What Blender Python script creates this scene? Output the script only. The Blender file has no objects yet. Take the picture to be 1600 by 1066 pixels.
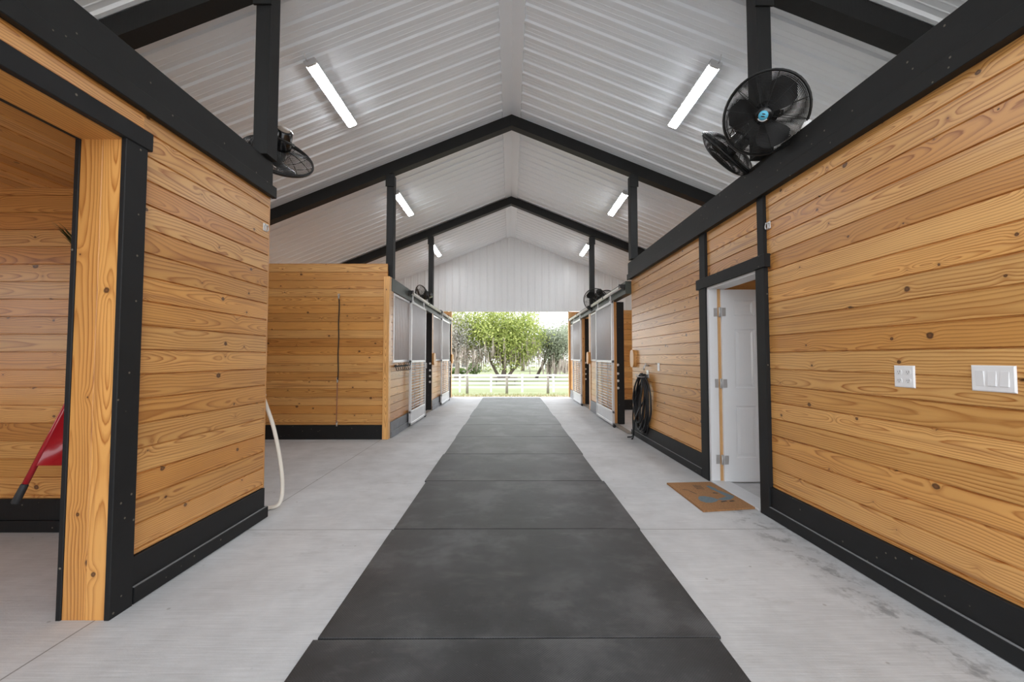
import bpy, math, random
from mathutils import Vector, Matrix
R = random.Random(7)
SC = bpy.context.scene
COL = SC.collection
rnd = R.random
def U(a, b): return R.uniform(a, b)

# ------------------------------------------------------------------ camera
FPX, HYP, VXP, CH = 663.0, 559.5, 797.5, 1.285
cam = bpy.data.cameras.new('camera'); camo = bpy.data.objects.new('camera', cam); COL.objects.link(camo)
cam.sensor_width = 36.0; cam.lens = 36.0 * FPX / 1600.0; cam.clip_start = 0.05; cam.clip_end = 500
camo.location = (0, 0, CH)
camo.rotation_euler = (math.pi / 2 + math.atan((HYP - 533) / FPX), 0, -math.atan((800 - VXP) / FPX))
SC.camera = camo

# ------------------------------------------------------------------ materials
def newmat(name):
    m = bpy.data.materials.new(name); m.use_nodes = True
    nt = m.node_tree; b = nt.nodes['Principled BSDF']
    return m, nt, b
class NT:
    def __init__(s, nt): s.nt = nt
    def n(s, t, **k):
        x = s.nt.nodes.new(t)
        for a, v in k.items(): setattr(x, a, v)
        return x
    def link(s, a, b): s.nt.links.new(a, b)
    def val(s, sock, v):
        if isinstance(v, (int, float, tuple)): sock.default_value = v
        else: s.link(v, sock)
    def m(s, op, a, b=0.0, c=None, clamp=False):
        x = s.n('ShaderNodeMath', operation=op); x.use_clamp = clamp
        s.val(x.inputs[0], a); s.val(x.inputs[1], b)
        if c is not None: s.val(x.inputs[2], c)
        return x.outputs[0]
    def xyz(s, a, b, c):
        x = s.n('ShaderNodeCombineXYZ'); s.val(x.inputs[0], a); s.val(x.inputs[1], b); s.val(x.inputs[2], c)
        return x.outputs[0]
    def sep(s, v):
        x = s.n('ShaderNodeSeparateXYZ'); s.link(v, x.inputs[0]); return x.outputs
    def noise(s, vec, scale, detail=2, rough=.5):
        x = s.n('ShaderNodeTexNoise'); s.link(vec, x.inputs['Vector'])
        x.inputs['Scale'].default_value = scale; x.inputs['Detail'].default_value = detail; x.inputs['Roughness'].default_value = rough
        return x.outputs['Fac']
    def ramp(s, fac, stops, interp='LINEAR'):
        x = s.n('ShaderNodeValToRGB'); e = x.color_ramp.elements; x.color_ramp.interpolation = interp
        while len(e) < len(stops): e.new(.5)
        for i, (p, c) in enumerate(stops):
            e[i].position = p; e[i].color = (c[0], c[1], c[2], 1) if not isinstance(c, (int, float)) else (c, c, c, 1)
        s.link(fac, x.inputs[0]); return x.outputs[0]
    def mix(s, fac, a, b, mode='MIX'):
        x = s.n('ShaderNodeMix', data_type='RGBA', blend_type=mode)
        s.val(x.inputs[0], fac)
        for i, v in ((6, a), (7, b)):
            if isinstance(v, tuple): x.inputs[i].default_value = (v[0], v[1], v[2], 1)
            else: s.link(v, x.inputs[i])
        return x.outputs[2]
    def bump(s, h, dist, strength, b):
        x = s.n('ShaderNodeBump'); s.link(h, x.inputs['Height'])
        x.inputs['Distance'].default_value = dist; x.inputs['Strength'].default_value = strength
        s.link(x.outputs[0], b.inputs['Normal'])

def pine(name, gain=1.0, rough=.36):
    m, nt, b = newmat(name); g = NT(nt)
    uv = g.n('ShaderNodeUVMap'); uv.uv_map = 'grain'
    at = g.n('ShaderNodeAttribute'); at.attribute_name = 'board'
    u, v, _ = g.sep(uv.outputs[0]); r1, r2, r3 = g.sep(at.outputs['Vector'])
    seed = g.m('MULTIPLY', r1, 91.0)
    # knots
    kv = g.xyz(g.m('MULTIPLY', u, 2.9), g.m('MULTIPLY_ADD', v, 3.6, g.m('MULTIPLY', r2, 43.0)), seed)
    vo = g.n('ShaderNodeTexVoronoi', voronoi_dimensions='2D'); g.link(kv, vo.inputs['Vector']); vo.inputs['Scale'].default_value = 1.0
    kd = vo.outputs['Distance']
    kc = g.sep(vo.outputs['Color'])
    krad = g.m('MULTIPLY_ADD', g.m('MULTIPLY', kc[0], kc[0]), .050, .008)
    wob = g.noise(g.xyz(g.m('MULTIPLY', u, 22), g.m('MULTIPLY', v, 40), seed), 1.0, 2)
    kdn = g.m('ADD', kd, g.m('MULTIPLY', g.m('SUBTRACT', wob, .5), .045))
    mr = g.n('ShaderNodeMapRange', interpolation_type='SMOOTHSTEP'); g.link(kdn, mr.inputs[0])
    g.link(g.m('MULTIPLY', krad, .75), mr.inputs[1]); g.link(g.m('MULTIPLY', krad, 1.3), mr.inputs[2]); mr.inputs[3].default_value = 1; mr.inputs[4].default_value = 0
    knot = mr.outputs[0]
    push = g.m('POWER', g.m('SUBTRACT', 1.0, g.m('DIVIDE', kd, .24), clamp=True), 2.2)
    # growth rings: a tilted plane through a wobbly cylinder
    vc = g.m('MULTIPLY', g.m('SUBTRACT', r2, .5), .11)
    nu = g.noise(g.xyz(g.m('MULTIPLY', u, .75), seed, 0.0), 1.0, 1)
    depth = g.m('MULTIPLY_ADD', g.m('SUBTRACT', nu, .5), .26, g.m('MULTIPLY_ADD', r3, .05, -.015))
    nv = g.noise(g.xyz(g.m('MULTIPLY', u, 1.6), g.m('MULTIPLY', v, 9), seed), 1.0, 2)
    vv = g.m('ADD', g.m('SUBTRACT', v, vc), g.m('MULTIPLY', g.m('SUBTRACT', nv, .5), .05))
    rho = g.m('SQRT', g.m('ADD', g.m('MULTIPLY', vv, vv), g.m('MULTIPLY', depth, depth)))
    rho = g.m('ADD', rho, g.m('MULTIPLY', push, .022))
    fine = g.noise(g.xyz(g.m('MULTIPLY', u, 5), g.m('MULTIPLY', v, 90), seed), 1.0, 2)
    rho = g.m('ADD', rho, g.m('MULTIPLY', g.m('SUBTRACT', fine, .5), .0035))
    t = g.m('FRACT', g.m('MULTIPLY', rho, g.m('MULTIPLY_ADD', r1, 42.0, 52.0)))
    ring = g.ramp(t, [(0, .25), (.10, 0.0), (.45, .06), (.80, .55), (.93, 1.0), (1.0, .45)])
    amp = g.noise(g.xyz(g.m('MULTIPLY', u, 1.2), g.m('MULTIPLY', v, 14), g.m('ADD', seed, 5.0)), 1.0, 1)
    ring = g.m('MULTIPLY', ring, clamp=True, b=g.m('MULTIPLY_ADD', amp, 1.25, .22))
    pale = g.ramp(r3, [(0, (.70, .355, .105)), (.35, (.79, .455, .165)), (.7, (.72, .365, .105)), (1, (.62, .285, .075))])
    dark = g.ramp(r3, [(0, (.36, .115, .020)), (.6, (.42, .15, .027)), (1, (.30, .092, .016))])
    c = g.mix(ring, pale, dark)
    # resin streaks
    st = g.noise(g.xyz(g.m('MULTIPLY', u, .8), g.m('MULTIPLY', v, 22), g.m('ADD', seed, 17.0)), 1.0, 2)
    stf = g.ramp(st, [(.57, 0.0), (.70, 1.0)])
    c = g.mix(g.m('MULTIPLY', stf, g.m('MULTIPLY', r2, .55)), c, (.26, .085, .025))
    halo = g.m('MULTIPLY', g.m('POWER', g.m('SUBTRACT', 1.0, g.m('DIVIDE', kd, .12), clamp=True), 1.5), .35)
    c = g.mix(halo, c, (.36, .13, .03))
    kin = g.m('SUBTRACT', 1.0, g.m('DIVIDE', kdn, g.m('MULTIPLY', krad, .8)), clamp=True)
    c = g.mix(g.m('MULTIPLY', knot, .92), c, g.mix(kin, (.045, .014, .006), (.20, .085, .03)))
    mot = g.noise(g.xyz(g.m('MULTIPLY', u, 2), g.m('MULTIPLY', v, 4), seed), 1.0, 2)
    hv = g.n('ShaderNodeHueSaturation'); g.link(c, hv.inputs['Color'])
    hv.inputs['Saturation'].default_value = 1.0
    g.link(g.m('MULTIPLY', g.m('MULTIPLY_ADD', mot, .24, .88), g.m('MULTIPLY_ADD', r1, .22 * gain, .86 * gain)), hv.inputs['Value'])
    g.link(hv.outputs[0], b.inputs['Base Color'])
    b.inputs['Roughness'].default_value = rough
    b.inputs['Coat Weight'].default_value = .25; b.inputs['Coat Roughness'].default_value = .28
    g.bump(g.m('ADD', g.m('MULTIPLY', ring, -1.0), g.m('MULTIPLY', knot, -1.0)), .0008, .35, b)
    return m

def blackwood(name, col=(.0085, .009, .0098), rough=.6, chips=True):
    m, nt, b = newmat(name); g = NT(nt)
    tc = g.n('ShaderNodeTexCoord'); o = tc.outputs['Object']
    ox, oy, oz = g.sep(o)
    n1 = g.noise(o, 7, 4, .6)
    gr = g.noise(g.xyz(g.m('MULTIPLY', ox, 60), g.m('MULTIPLY', oy, 5), g.m('MULTIPLY', oz, 5)), 1.0, 3)
    base = g.mix(g.m('MULTIPLY', n1, .9), tuple(x * .65 for x in col), tuple(x * 1.75 for x in col))
    base = g.mix(g.m('MULTIPLY', gr, .35), base, tuple(x * 2.0 for x in col))
    if chips:
        vo = g.n('ShaderNodeTexVoronoi'); g.link(o, vo.inputs['Vector']); vo.inputs['Scale'].default_value = 15.0
        f = g.ramp(vo.outputs['Distance'], [(.07, 1.0), (.10, 0.0)])
        keep = g.m('GREATER_THAN', g.sep(vo.outputs['Color'])[0], .45)
        base = g.mix(g.m('MULTIPLY', f, g.m('MULTIPLY', keep, .55)), base, (.30, .26, .20))
    g.link(base, b.inputs['Base Color']); b.inputs['Roughness'].default_value = rough
    b.inputs['Specular IOR Level'].default_value = .32
    g.bump(g.m('ADD', n1, gr), .003, .4, b)
    return m

def plain(name, col, rough=.5, metal=0.0, coat=0.0, var=.12, scale=6.0):
    m, nt, b = newmat(name); g = NT(nt)
    tc = g.n('ShaderNodeTexCoord')
    n = g.noise(tc.outputs['Object'], scale, 4, .6)
    c = g.mix(n, tuple(min(1, x * (1 - var)) for x in col), tuple(min(1, x * (1 + var)) for x in col))
    g.link(c, b.inputs['Base Color']); b.inputs['Roughness'].default_value = rough
    b.inputs['Metallic'].default_value = metal; b.inputs['Coat Weight'].default_value = coat
    return m

def concrete():
    m, nt, b = newmat('broomed_concrete'); g = NT(nt)
    tc = g.n('ShaderNodeTexCoord'); o = tc.outputs['Object']; x, y, z = g.sep(o)
    big = g.noise(o, .9, 5, .62)
    mid = g.noise(o, 5.5, 4, .65)
    broom = g.noise(g.xyz(g.m('MULTIPLY', x, 4.0), g.m('MULTIPLY', y, 150), 0.0), 1.0, 2)
    fine = g.noise(o, 95, 2, .7)
    f = g.m('ADD', g.m('MULTIPLY', big, .55), g.m('ADD', g.m('MULTIPLY', mid, .25), g.m('MULTIPLY', broom, .32)))
    c = g.ramp(f, [(.36, (.40, .402, .405)), (.56, (.545, .552, .562)), (.74, (.68, .69, .70))])
    stain = g.noise(g.xyz(g.m('MULTIPLY', x, 2.0), g.m('MULTIPLY', y, 5.5), 3.0), 1.0, 5, .72)
    c = g.mix(g.m('MULTIPLY', g.ramp(stain, [(.60, 0.0), (.72, 1.0)]), .38), c, (.26, .25, .235))
    spk = g.n('ShaderNodeTexVoronoi'); g.link(o, spk.inputs['Vector']); spk.inputs['Scale'].default_value = 7.0
    sf = g.m('MULTIPLY', g.ramp(spk.outputs['Distance'], [(.045, 1.0), (.075, 0.0)]), g.m('GREATER_THAN', g.sep(spk.outputs['Color'])[1], .6))
    c = g.mix(g.m('MULTIPLY', sf, .45), c, (.16, .14, .115))
    # scuffs along the right hand wall, where the hose water and the boots pass
    sx = g.m('SUBTRACT', 1.0, g.m('DIVIDE', g.m('ABSOLUTE', g.m('SUBTRACT', x, 1.92)), .22), clamp=True)
    sc_n = g.noise(g.xyz(g.m('MULTIPLY', x, 9), g.m('MULTIPLY', y, 7), 0.0), 1.0, 4, .7)
    sy = g.m('MULTIPLY', g.m('GREATER_THAN', y, 1.0), g.m('LESS_THAN', y, 4.0))
    c = g.mix(g.m('MULTIPLY', g.m('MULTIPLY', sx, sy), g.m('MULTIPLY', g.ramp(sc_n, [(.5, 0.0), (.62, 1.0)]), .6)), c, (.13, .13, .13))
    # saw cut joints
    def line(a, pos, w):
        return g.m('LESS_THAN', g.m('ABSOLUTE', g.m('SUBTRACT', a, pos)), w)
    j = line(y, 3.235, .004)
    for p in (6.55, 9.9, 13.3): j = g.m('MAXIMUM', j, line(y, p, .006))
    j = g.m('MAXIMUM', j, line(x, -2.035, .004))
    c = g.mix(g.m('MULTIPLY', j, .7), c, (.13, .12, .11))
    g.link(c, b.inputs['Base Color']); b.inputs['Roughness'].default_value = .62
    h = g.m('ADD', g.m('MULTIPLY', broom, 1.0), g.m('ADD', g.m('MULTIPLY', fine, .5), g.m('MULTIPLY', j, -3.0)))
    g.bump(h, .002, .45, b)
    return m

def rubber():
    m, nt, b = newmat('stall_mat_rubber'); g = NT(nt)
    tc = g.n('ShaderNodeTexCoord'); o = tc.outputs['Object']; x, y, z = g.sep(o)
    K = 2 * math.pi / .0125
    a = g.m('MULTIPLY', g.m('SINE', g.m('MULTIPLY', x, K)), g.m('SINE', g.m('MULTIPLY', y, K)))
    dot = g.ramp(g.m('MULTIPLY_ADD', a, .5, .5), [(.45, 0.0), (.62, 1.0)])
    oi = g.n('ShaderNodeObjectInfo')
    off = g.m('MULTIPLY', oi.outputs['Random'], 60)
    ov = g.xyz(g.m('ADD', x, off), y, off)
    big = g.noise(ov, 1.8, 5, .65); grit = g.noise(ov, 60, 3, .7)
    c = g.ramp(big, [(.36, (.018, .0185, .0195)), (.50, (.036, .037, .039)), (.62, (.085, .086, .089))])
    c = g.mix(g.m('MULTIPLY', dot, .75), c, g.mix(.5, c, (.005, .005, .006)))
    sc_ = g.noise(g.xyz(g.m('MULTIPLY', g.m('ADD', x, off), 3), g.m('MULTIPLY', y, 8), off), 1.0, 4, .7)
    c = g.mix(g.m('MULTIPLY', g.ramp(sc_, [(.58, 0.0), (.75, 1.0)]), .30), c, (.14, .135, .13))
    c = g.mix(g.m('MULTIPLY', g.ramp(grit, [(.66, 0.0), (.76, 1.0)]), .35), c, (.20, .19, .17))
    g.link(c, b.inputs['Base Color']); b.inputs['Roughness'].default_value = .46
    g.bump(g.m('ADD', dot, g.m('MULTIPLY', grit, .4)), .0016, .6, b)
    return m

def attrmat(name, a, c, rough=.6, trans=0.0):
    m, nt, b = newmat(name); g = NT(nt)
    at = g.n('ShaderNodeAttribute'); at.attribute_name = 'board'
    r1, r2, r3 = g.sep(at.outputs['Vector'])
    g.link(g.mix(r1, a, c), b.inputs['Base Color']); b.inputs['Roughness'].default_value = rough
    if trans:
        tr = g.n('ShaderNodeBsdfTranslucent'); g.link(g.mix(r1, a, c), tr.inputs[0])
        ms = g.n('ShaderNodeMixShader'); ms.inputs[0].default_value = trans
        g.link(b.outputs[0], ms.inputs[1]); g.link(tr.outputs[0], ms.inputs[2])
        g.link(ms.outputs[0], nt.nodes['Material Output'].inputs[0])
    return m

def grassmat():
    m, nt, b = newmat('pasture_grass'); g = NT(nt)
    tc = g.n('ShaderNodeTexCoord'); o = tc.outputs['Object']; x, y, z = g.sep(o)
    n = g.noise(o, .25, 5, .65); f = g.noise(o, 14, 3, .7)
    c = g.ramp(g.m('ADD', g.m('MULTIPLY', n, .6), g.m('MULTIPLY', f, .4)), [(.3, (.135, .165, .06)), (.5, (.195, .215, .105)), (.7, (.27, .265, .16))])
    # strip of bare dirt and dead leaves along the slab
    d = g.ramp(g.m('ADD', y, g.m('MULTIPLY', f, 2.2)), [(0, 0.0), (1, 0.0)])
    mr = g.n('ShaderNodeMapRange'); g.link(g.m('ADD', y, g.m('MULTIPLY', g.m('SUBTRACT', g.noise(o, 1.5, 4, .7), .5), 5.0)), mr.inputs[0])
    mr.inputs[1].default_value = 18.5; mr.inputs[2].default_value = 21.0; mr.inputs[3].default_value = 1; mr.inputs[4].default_value = 0
    c = g.mix(g.m('MULTIPLY', mr.outputs[0], .8), c, (.34, .24, .17))
    g.link(c, b.inputs['Base Color']); b.inputs['Roughness'].default_value = .9
    return m

def lamp(name, col, s):
    m, nt, b = newmat(name)
    b.inputs['Base Color'].default_value = (.9, .9, .9, 1)
    b.inputs['Emission Color'].default_value = (*col, 1); b.inputs['Emission Strength'].default_value = s
    return m

SPEC = .35
M = dict(
    pine=pine('varnished_pine'), pinetrim=pine('planed_pine', 1.05, .4), endgrain=plain('sawn_pine_edge', (.62, .36, .15), .6),
    black=blackwood('black_stained_wood'), blackbeam=blackwood('black_stained_beam', (.0085, .0088, .0088), .55, True), blackpost=blackwood('black_stained_post', (.0085, .0088, .009), .55, False),
    green=blackwood('weathered_black_header', (.060, .072, .066), .42, False), base=blackwood('sheen_grey_kickboard', (.15, .16, .175), .45, False),  # grey sheen put into the black kickboard colour; header tone holds weathering plus sheen
    white=plain('white_ribbed_metal', (.83, .868, .91), .34, 0, .1, .02), trimwhite=plain('white_gloss_paint', (.81, .825, .845), .3, 0, .2, .02),
    concrete=concrete(), rubber=rubber(), galv=plain('galvanised_tube', (.72, .725, .74), .36, .3, 0, .08, 12), bars=plain('grey_grille_bar', (.78, .785, .80), .38, .1, 0, .05),
    kick=plain('galvanised_sheet', (.68, .69, .71), .42, .25, 0, .08), rail=plain('white_round_rail', (.85, .84, .80), .3, .1), iron=plain('black_iron', (.014, .014, .014), .45, .2), steel=plain('brushed_steel', (.62, .62, .62), .38, .6),
    fanblack=plain('gloss_black_plastic', (.006, .006, .0065), .22, 0, .3), wire=plain('black_fan_wire', (.010, .010, .010), .4), fanblade=plain('matt_black_blade', (.009, .009, .0095), .38), blue=plain('blue_badge', (.10, .46, .66), .4), cork=plain('tan_motor_cap', (.30, .24, .19), .6),
    plastic=plain('white_plastic', (.86, .86, .87), .3, 0, 0, .01), rocker=plain('white_rocker', (.80, .80, .81), .28, 0, 0, .01), slot=plain('dark_slot', (.10, .10, .10), .5),
    hose=plain('black_rubber_hose', (.012, .013, .015), .38), whose=plain('white_hose', (.78, .74, .66), .4), cord=plain('dark_braided_cord', (.05, .032, .02), .7), pink=plain('faded_pink_cord', (.36, .16, .12), .7),
    gable=plain('white_gable_metal', (.80, .815, .825), .36, 0, .1, .02), pale_bounce=plain('pale_bounce_board', (.70, .67, .62), .8, 0, 0, .03), dust=plain('grey_ledge_dust', (.24, .24, .245), .9, 0, 0, .3, 20), coir=plain('brown_coir', (.32, .16, .065), .95, 0, 0, .55, 70), matblue=plain('grey_blue_mat_print', (.14, .185, .21), .95, 0, 0, .35, 60), matdark=plain('dark_mat_print', (.045, .035, .03), .95),
    red=plain('red_enamel', (.42, .012, .022), .3, 0, .3), grip=plain('dark_rubber_grip', (.03, .032, .035), .6), tyre=plain('black_tyre', (.02, .02, .02), .7),
    leafdark=plain('dark_green_leaf', (.035, .12, .055), .5), grass=grassmat(), vinyl=plain('white_vinyl_fence', (.88, .88, .87), .4, 0, 0, .02), oldwood=plain('weathered_grey_wood', (.26, .23, .20), .85, 0, 0, .35, 9),
    bark=plain('grey_brown_bark', (.23, .19, .16), .9, 0, 0, .4, 4), darkbark=plain('dark_bark', (.11, .085, .07), .9, 0, 0, .4, 4),
    leafy=attrmat('yellow_green_leaves', (.20, .27, .05), (.60, .63, .22), .5, .45), leafgrey=attrmat('grey_green_leaves', (.19, .22, .15), (.47, .50, .38), .6, .35), leafpale=attrmat('pale_twigs', (.28, .265, .24), (.50, .47, .44), .7, .3),
    moss=attrmat('spanish_moss', (.33, .27, .24), (.54, .46, .42), .9, .3), shrub=attrmat('hedge_leaves', (.07, .12, .03), (.20, .27, .08), .6, .3), straw=attrmat('dry_grass_blades', (.20, .25, .06), (.36, .30, .17), .8, .3),
    stucco=plain('pale_stucco', (.66, .60, .55), .8, 0, 0, .05), roofing=plain('pale_brown_shingle', (.46, .37, .33), .8, 0, 0, .12, 3), pane=plain('dark_window_pane', (.08, .09, .10), .15),
    led=lamp('led_diffuser', (.93, .965, 1.0), 50.0),
)

# ------------------------------------------------------------------ mesh builder
class MB:
    def __init__(s, xf=None):
        s.v = []; s.f = []; s.uv = []; s.c = []; s.mi = []; s.sm = []; s.xf = xf
    def face(s, pts, uv=None, col=(.5, .5, .5), mi=0, sm=False):
        i = len(s.v); s.v += [tuple(p) for p in pts]; n = len(pts)
        s.f.append(list(range(i, i + n))); s.uv.append(uv or [(0, 0)] * n); s.c.append(col); s.mi.append(mi); s.sm.append(sm)
    def idx(s, ids, mi=0, sm=True, col=(.5, .5, .5)):
        s.f.append(list(ids)); s.uv.append([(0, 0)] * len(ids)); s.c.append(col); s.mi.append(mi); s.sm.append(sm)
    def box(s, x0, x1, y0, y1, z0, z1, mi=0, along=None, ch=0.0, col=None):
        """box with grain along its longest axis, optional chamfered long edges"""
        x0, x1 = min(x0, x1), max(x0, x1); y0, y1 = min(y0, y1), max(y0, y1); z0, z1 = min(z0, z1), max(z0, z1)
        d = (x1 - x0, y1 - y0, z1 - z0)
        a = d.index(max(d)) if along is None else along
        col = col or (rnd(), rnd(), rnd()); off = U(0, 60)
        o1, o2 = [k for k in range(3) if k != a]
        lo = (x0, y0, z0); hi = (x1, y1, z1)
        c1, c2 = (lo[o1] + hi[o1]) / 2, (lo[o2] + hi[o2]) / 2
        h1, h2 = d[o1] / 2, d[o2] / 2
        ch = min(ch, h1 * .45, h2 * .45)
        if ch > 0:
            prof = [(-h1 + ch, -h2), (h1 - ch, -h2), (h1, -h2 + ch), (h1, h2 - ch), (h1 - ch, h2), (-h1 + ch, h2), (-h1, h2 - ch), (-h1, -h2 + ch)]
        else:
            prof = [(-h1, -h2), (h1, -h2), (h1, h2), (-h1, h2)]
        def P(t, q):
            p = [0, 0, 0]; p[a] = t; p[o1] = c1 + q[0]; p[o2] = c2 + q[1]; return tuple(p)
        n = len(prof)
        flip = (a == 1)
        for i in range(n):
            q, r = prof[i], prof[(i + 1) % n]
            pts = [P(lo[a], q), P(lo[a], r), P(hi[a], r), P(hi[a], q)]
            e = abs(q[0] - r[0]) > abs(q[1] - r[1])
            va, vb = (q[0], r[0]) if e else (q[1], r[1])
            uv = [(lo[a] + off, va), (lo[a] + off, vb), (hi[a] + off, vb), (hi[a] + off, va)]
            if not flip: pts.reverse(); uv.reverse()
            s.face(pts, uv, col, mi)
        for t, rev in ((lo[a], False), (hi[a], True)):
            pts = [P(t, q) for q in prof]; uv = [(off + q[0] * .3, q[1]) for q in prof]
            if rev != flip: pass
            else: pts.reverse(); uv.reverse()
            if flip: pass
            s.face(pts, uv, col, mi)
    def siding(s, o, L, l, z0, z1, N, bh=.133, zb=0.0, up=(0, 0, 1), mi=0, g=.0055, dp=.011):
        """boards running along L from o; 'up' across; face plane at o, groove cut back along -N"""
        o = Vector(o); L = Vector(L); W = Vector(up); N = Vector(N)
        k0 = math.floor((z0 - zb) / bh + 1e-6)
        flip = L.cross(W).dot(N) < 0
        k = k0
        while zb + k * bh < z1 - 1e-4:
            a = max(z0, zb + k * bh); b = min(z1, zb + (k + 1) * bh); k += 1
            if b - a < .004: continue
            col = (rnd(), rnd(), rnd()); off = U(0, 80); cv = (a + b) / 2 + U(-.02, .02)
            rows = [(a, dp), (a + .0018, dp), (a + g, 0), (b - g, 0), (b - .0018, dp), (b, dp)]
            for (w0, d0), (w1, d1) in zip(rows, rows[1:]):
                pts = []; uv = []
                for t, w, d in ((0, w0, d0), (l, w0, d0), (l, w1, d1), (0, w1, d1)):
                    pts.append(o + L * t + W * w - N * d); uv.append((t + off, w - cv))
                if flip: pts.reverse(); uv.reverse()
                s.face(pts, uv, col, mi)
    def tube(s, path, r, n=8, closed=False, mi=0, cap=True, col=(.5, .5, .5)):
        P = [Vector(p) for p in path]; m = len(P)
        rr = r if isinstance(r, (list, tuple)) else [r] * m
        base = len(s.v); ref = None
        for i in range(m):
            if closed: t = P[(i + 1) % m] - P[i - 1]
            else: t = P[min(i + 1, m - 1)] - P[max(i - 1, 0)]
            if t.length < 1e-9: t = Vector((0, 0, 1))
            t.normalize()
            if ref is None:
                ref = Vector((0, 0, 1)) if abs(t.z) < .9 else Vector((1, 0, 0))
            a = ref - t * ref.dot(t)
            if a.length < 1e-6: a = t.orthogonal()
            a.normalize(); ref = a; b = t.cross(a)
            for j in range(n):
                w = 2 * math.pi * j / n
                s.v.append(tuple(P[i] + (a * math.cos(w) + b * math.sin(w)) * rr[i]))
        for i in range(m if closed else m - 1):
            i2 = (i + 1) % m
            for j in range(n):
                j2 = (j + 1) % n
                s.idx((base + i * n + j, base + i * n + j2, base + i2 * n + j2, base + i2 * n + j), mi, n > 4, col)
        if cap and not closed:
            s.idx([base + j for j in reversed(range(n))], mi, False, col)
            s.idx([base + (m - 1) * n + j for j in range(n)], mi, False, col)
    def lathe(s, prof, mat, n=24, mi=0, sm=True):
        """prof: (radius, height) list revolved about local z, mapped by matrix"""
        base = len(s.v)
        for r, h in prof:
            for j in range(n):
                w = 2 * math.pi * j / n
                s.v.append(tuple(mat @ Vector((r * math.cos(w), r * math.sin(w), h))))
        for i in range(len(prof) - 1):
            for j in range(n):
                j2 = (j + 1) % n
                s.idx((base + i * n + j, base + i * n + j2, base + (i + 1) * n + j2, base + (i + 1) * n + j), mi, sm)
        s.idx([base + j for j in reversed(range(n))], mi, False)
        s.idx([base + (len(prof) - 1) * n + j for j in range(n)], mi, False)
    def soft(s, path, r, n=10):
        P = [Vector(p) for p in path]
        for _ in range(3):
            Q = [P[0]]
            for a, b in zip(P, P[1:]): Q += [a.lerp(b, .25), a.lerp(b, .75)]
            P = Q + [P[-1]]
        s.tube(P, r, n)
    def prism(s, pts, d, mi=0, col=None):
        """extrude polygon pts (3D) by vector d"""
        d = Vector(d); P = [Vector(p) for p in pts]; n = len(P)
        nn = (P[1] - P[0]).cross(P[2] - P[1])
        if nn.dot(d) > 0: P.reverse()
        col = col or (rnd(), rnd(), rnd()); off = U(0, 60)
        s.face(P, None, col, mi); s.face([p + d for p in reversed(P)], None, col, mi)
        for i in range(n):
            a, b = P[i], P[(i + 1) % n]
            l = (b - a).length
            s.face([b, a, a + d, b + d], [(l + off, 0), (off, 0), (off, d.length), (l + off, d.length)], col, mi)
    def build(s, name, mats, parent=None, origin=(0, 0, 0), **tags):
        me = bpy.data.meshes.new(name); o = Vector(origin)
        vs = s.v
        if s.xf: vs = [s.xf(p) for p in vs]
        base = Vector(parent['_o']) if parent is not None else o
        me.from_pydata([tuple(Vector(p) - base) for p in vs], [], s.f)
        for mt in (mats if isinstance(mats, (list, tuple)) else [mats]): me.materials.append(M[mt])
        uvl = me.uv_layers.new(name='grain')
        flat = [c for f in s.uv for q in f for c in q]
        uvl.data.foreach_set('uv', flat)
        at = me.attributes.new('board', 'FLOAT_VECTOR', 'FACE')
        at.data.foreach_set('vector', [c for q in s.c for c in q])
        me.polygons.foreach_set('material_index', s.mi)
        me.polygons.foreach_set('use_smooth', s.sm)
        me.update()
        ob = bpy.data.objects.new(name, me); COL.objects.link(ob)
        if parent is not None: ob.parent = parent
        else: ob.location = o
        ob['_o'] = tuple(base)
        for k, v in tags.items(): ob[k] = v
        return ob

def thing(name, label, cat, loc, group=None, kind=None):
    o = bpy.data.objects.new(name, None); COL.objects.link(o); o.location = loc; o.empty_display_size = .1
    o['_o'] = tuple(loc)
    if kind: o['kind'] = kind
    else: o['label'] = label; o['category'] = cat
    if group: o['group'] = group
    return o
def S(name, mb, mats, origin=(0, 0, 0)):
    return mb.build(name, mats, None, origin, kind='structure')
def T(name, mb, mats, label, cat, origin, group=None):
    k = dict(label=label, category=cat)
    if group: k['group'] = group
    return mb.build(name, mats, None, origin, **k)
def dup(root, loc, label, group=None, rot=None):
    c = root.copy(); COL.objects.link(c); c.location = loc; c['label'] = label
    if rot is not None: c.rotation_euler = rot
    if group: c['group'] = group
    for ch in list(root.children):
        d = ch.copy(); COL.objects.link(d); d.parent = c
        for g in list(ch.children):
            e = g.copy(); COL.objects.link(e); e.parent = d
    return c
def rshear(p): return (p[0] - .011 * (p[1] - 1.8), p[1], p[2])   # the right hand partition runs a hair out of parallel
EX, Y0, Y1 = 5.6, -.9, 14.0           # outer walls and the two ends of the barn
RX, RZ, SL = .02, 5.35, .405          # ridge and roof slope
def roofz(x): return RZ - SL * abs(x - RX)

# ------------------------------------------------------------------ floor
f = MB(); f.box(-EX - .1, EX + .1, Y0 - 14, 14.12, -.15, 0); S('floor', f, 'concrete')  # slab carried on unseen behind the camera to bounce daylight inside

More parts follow.
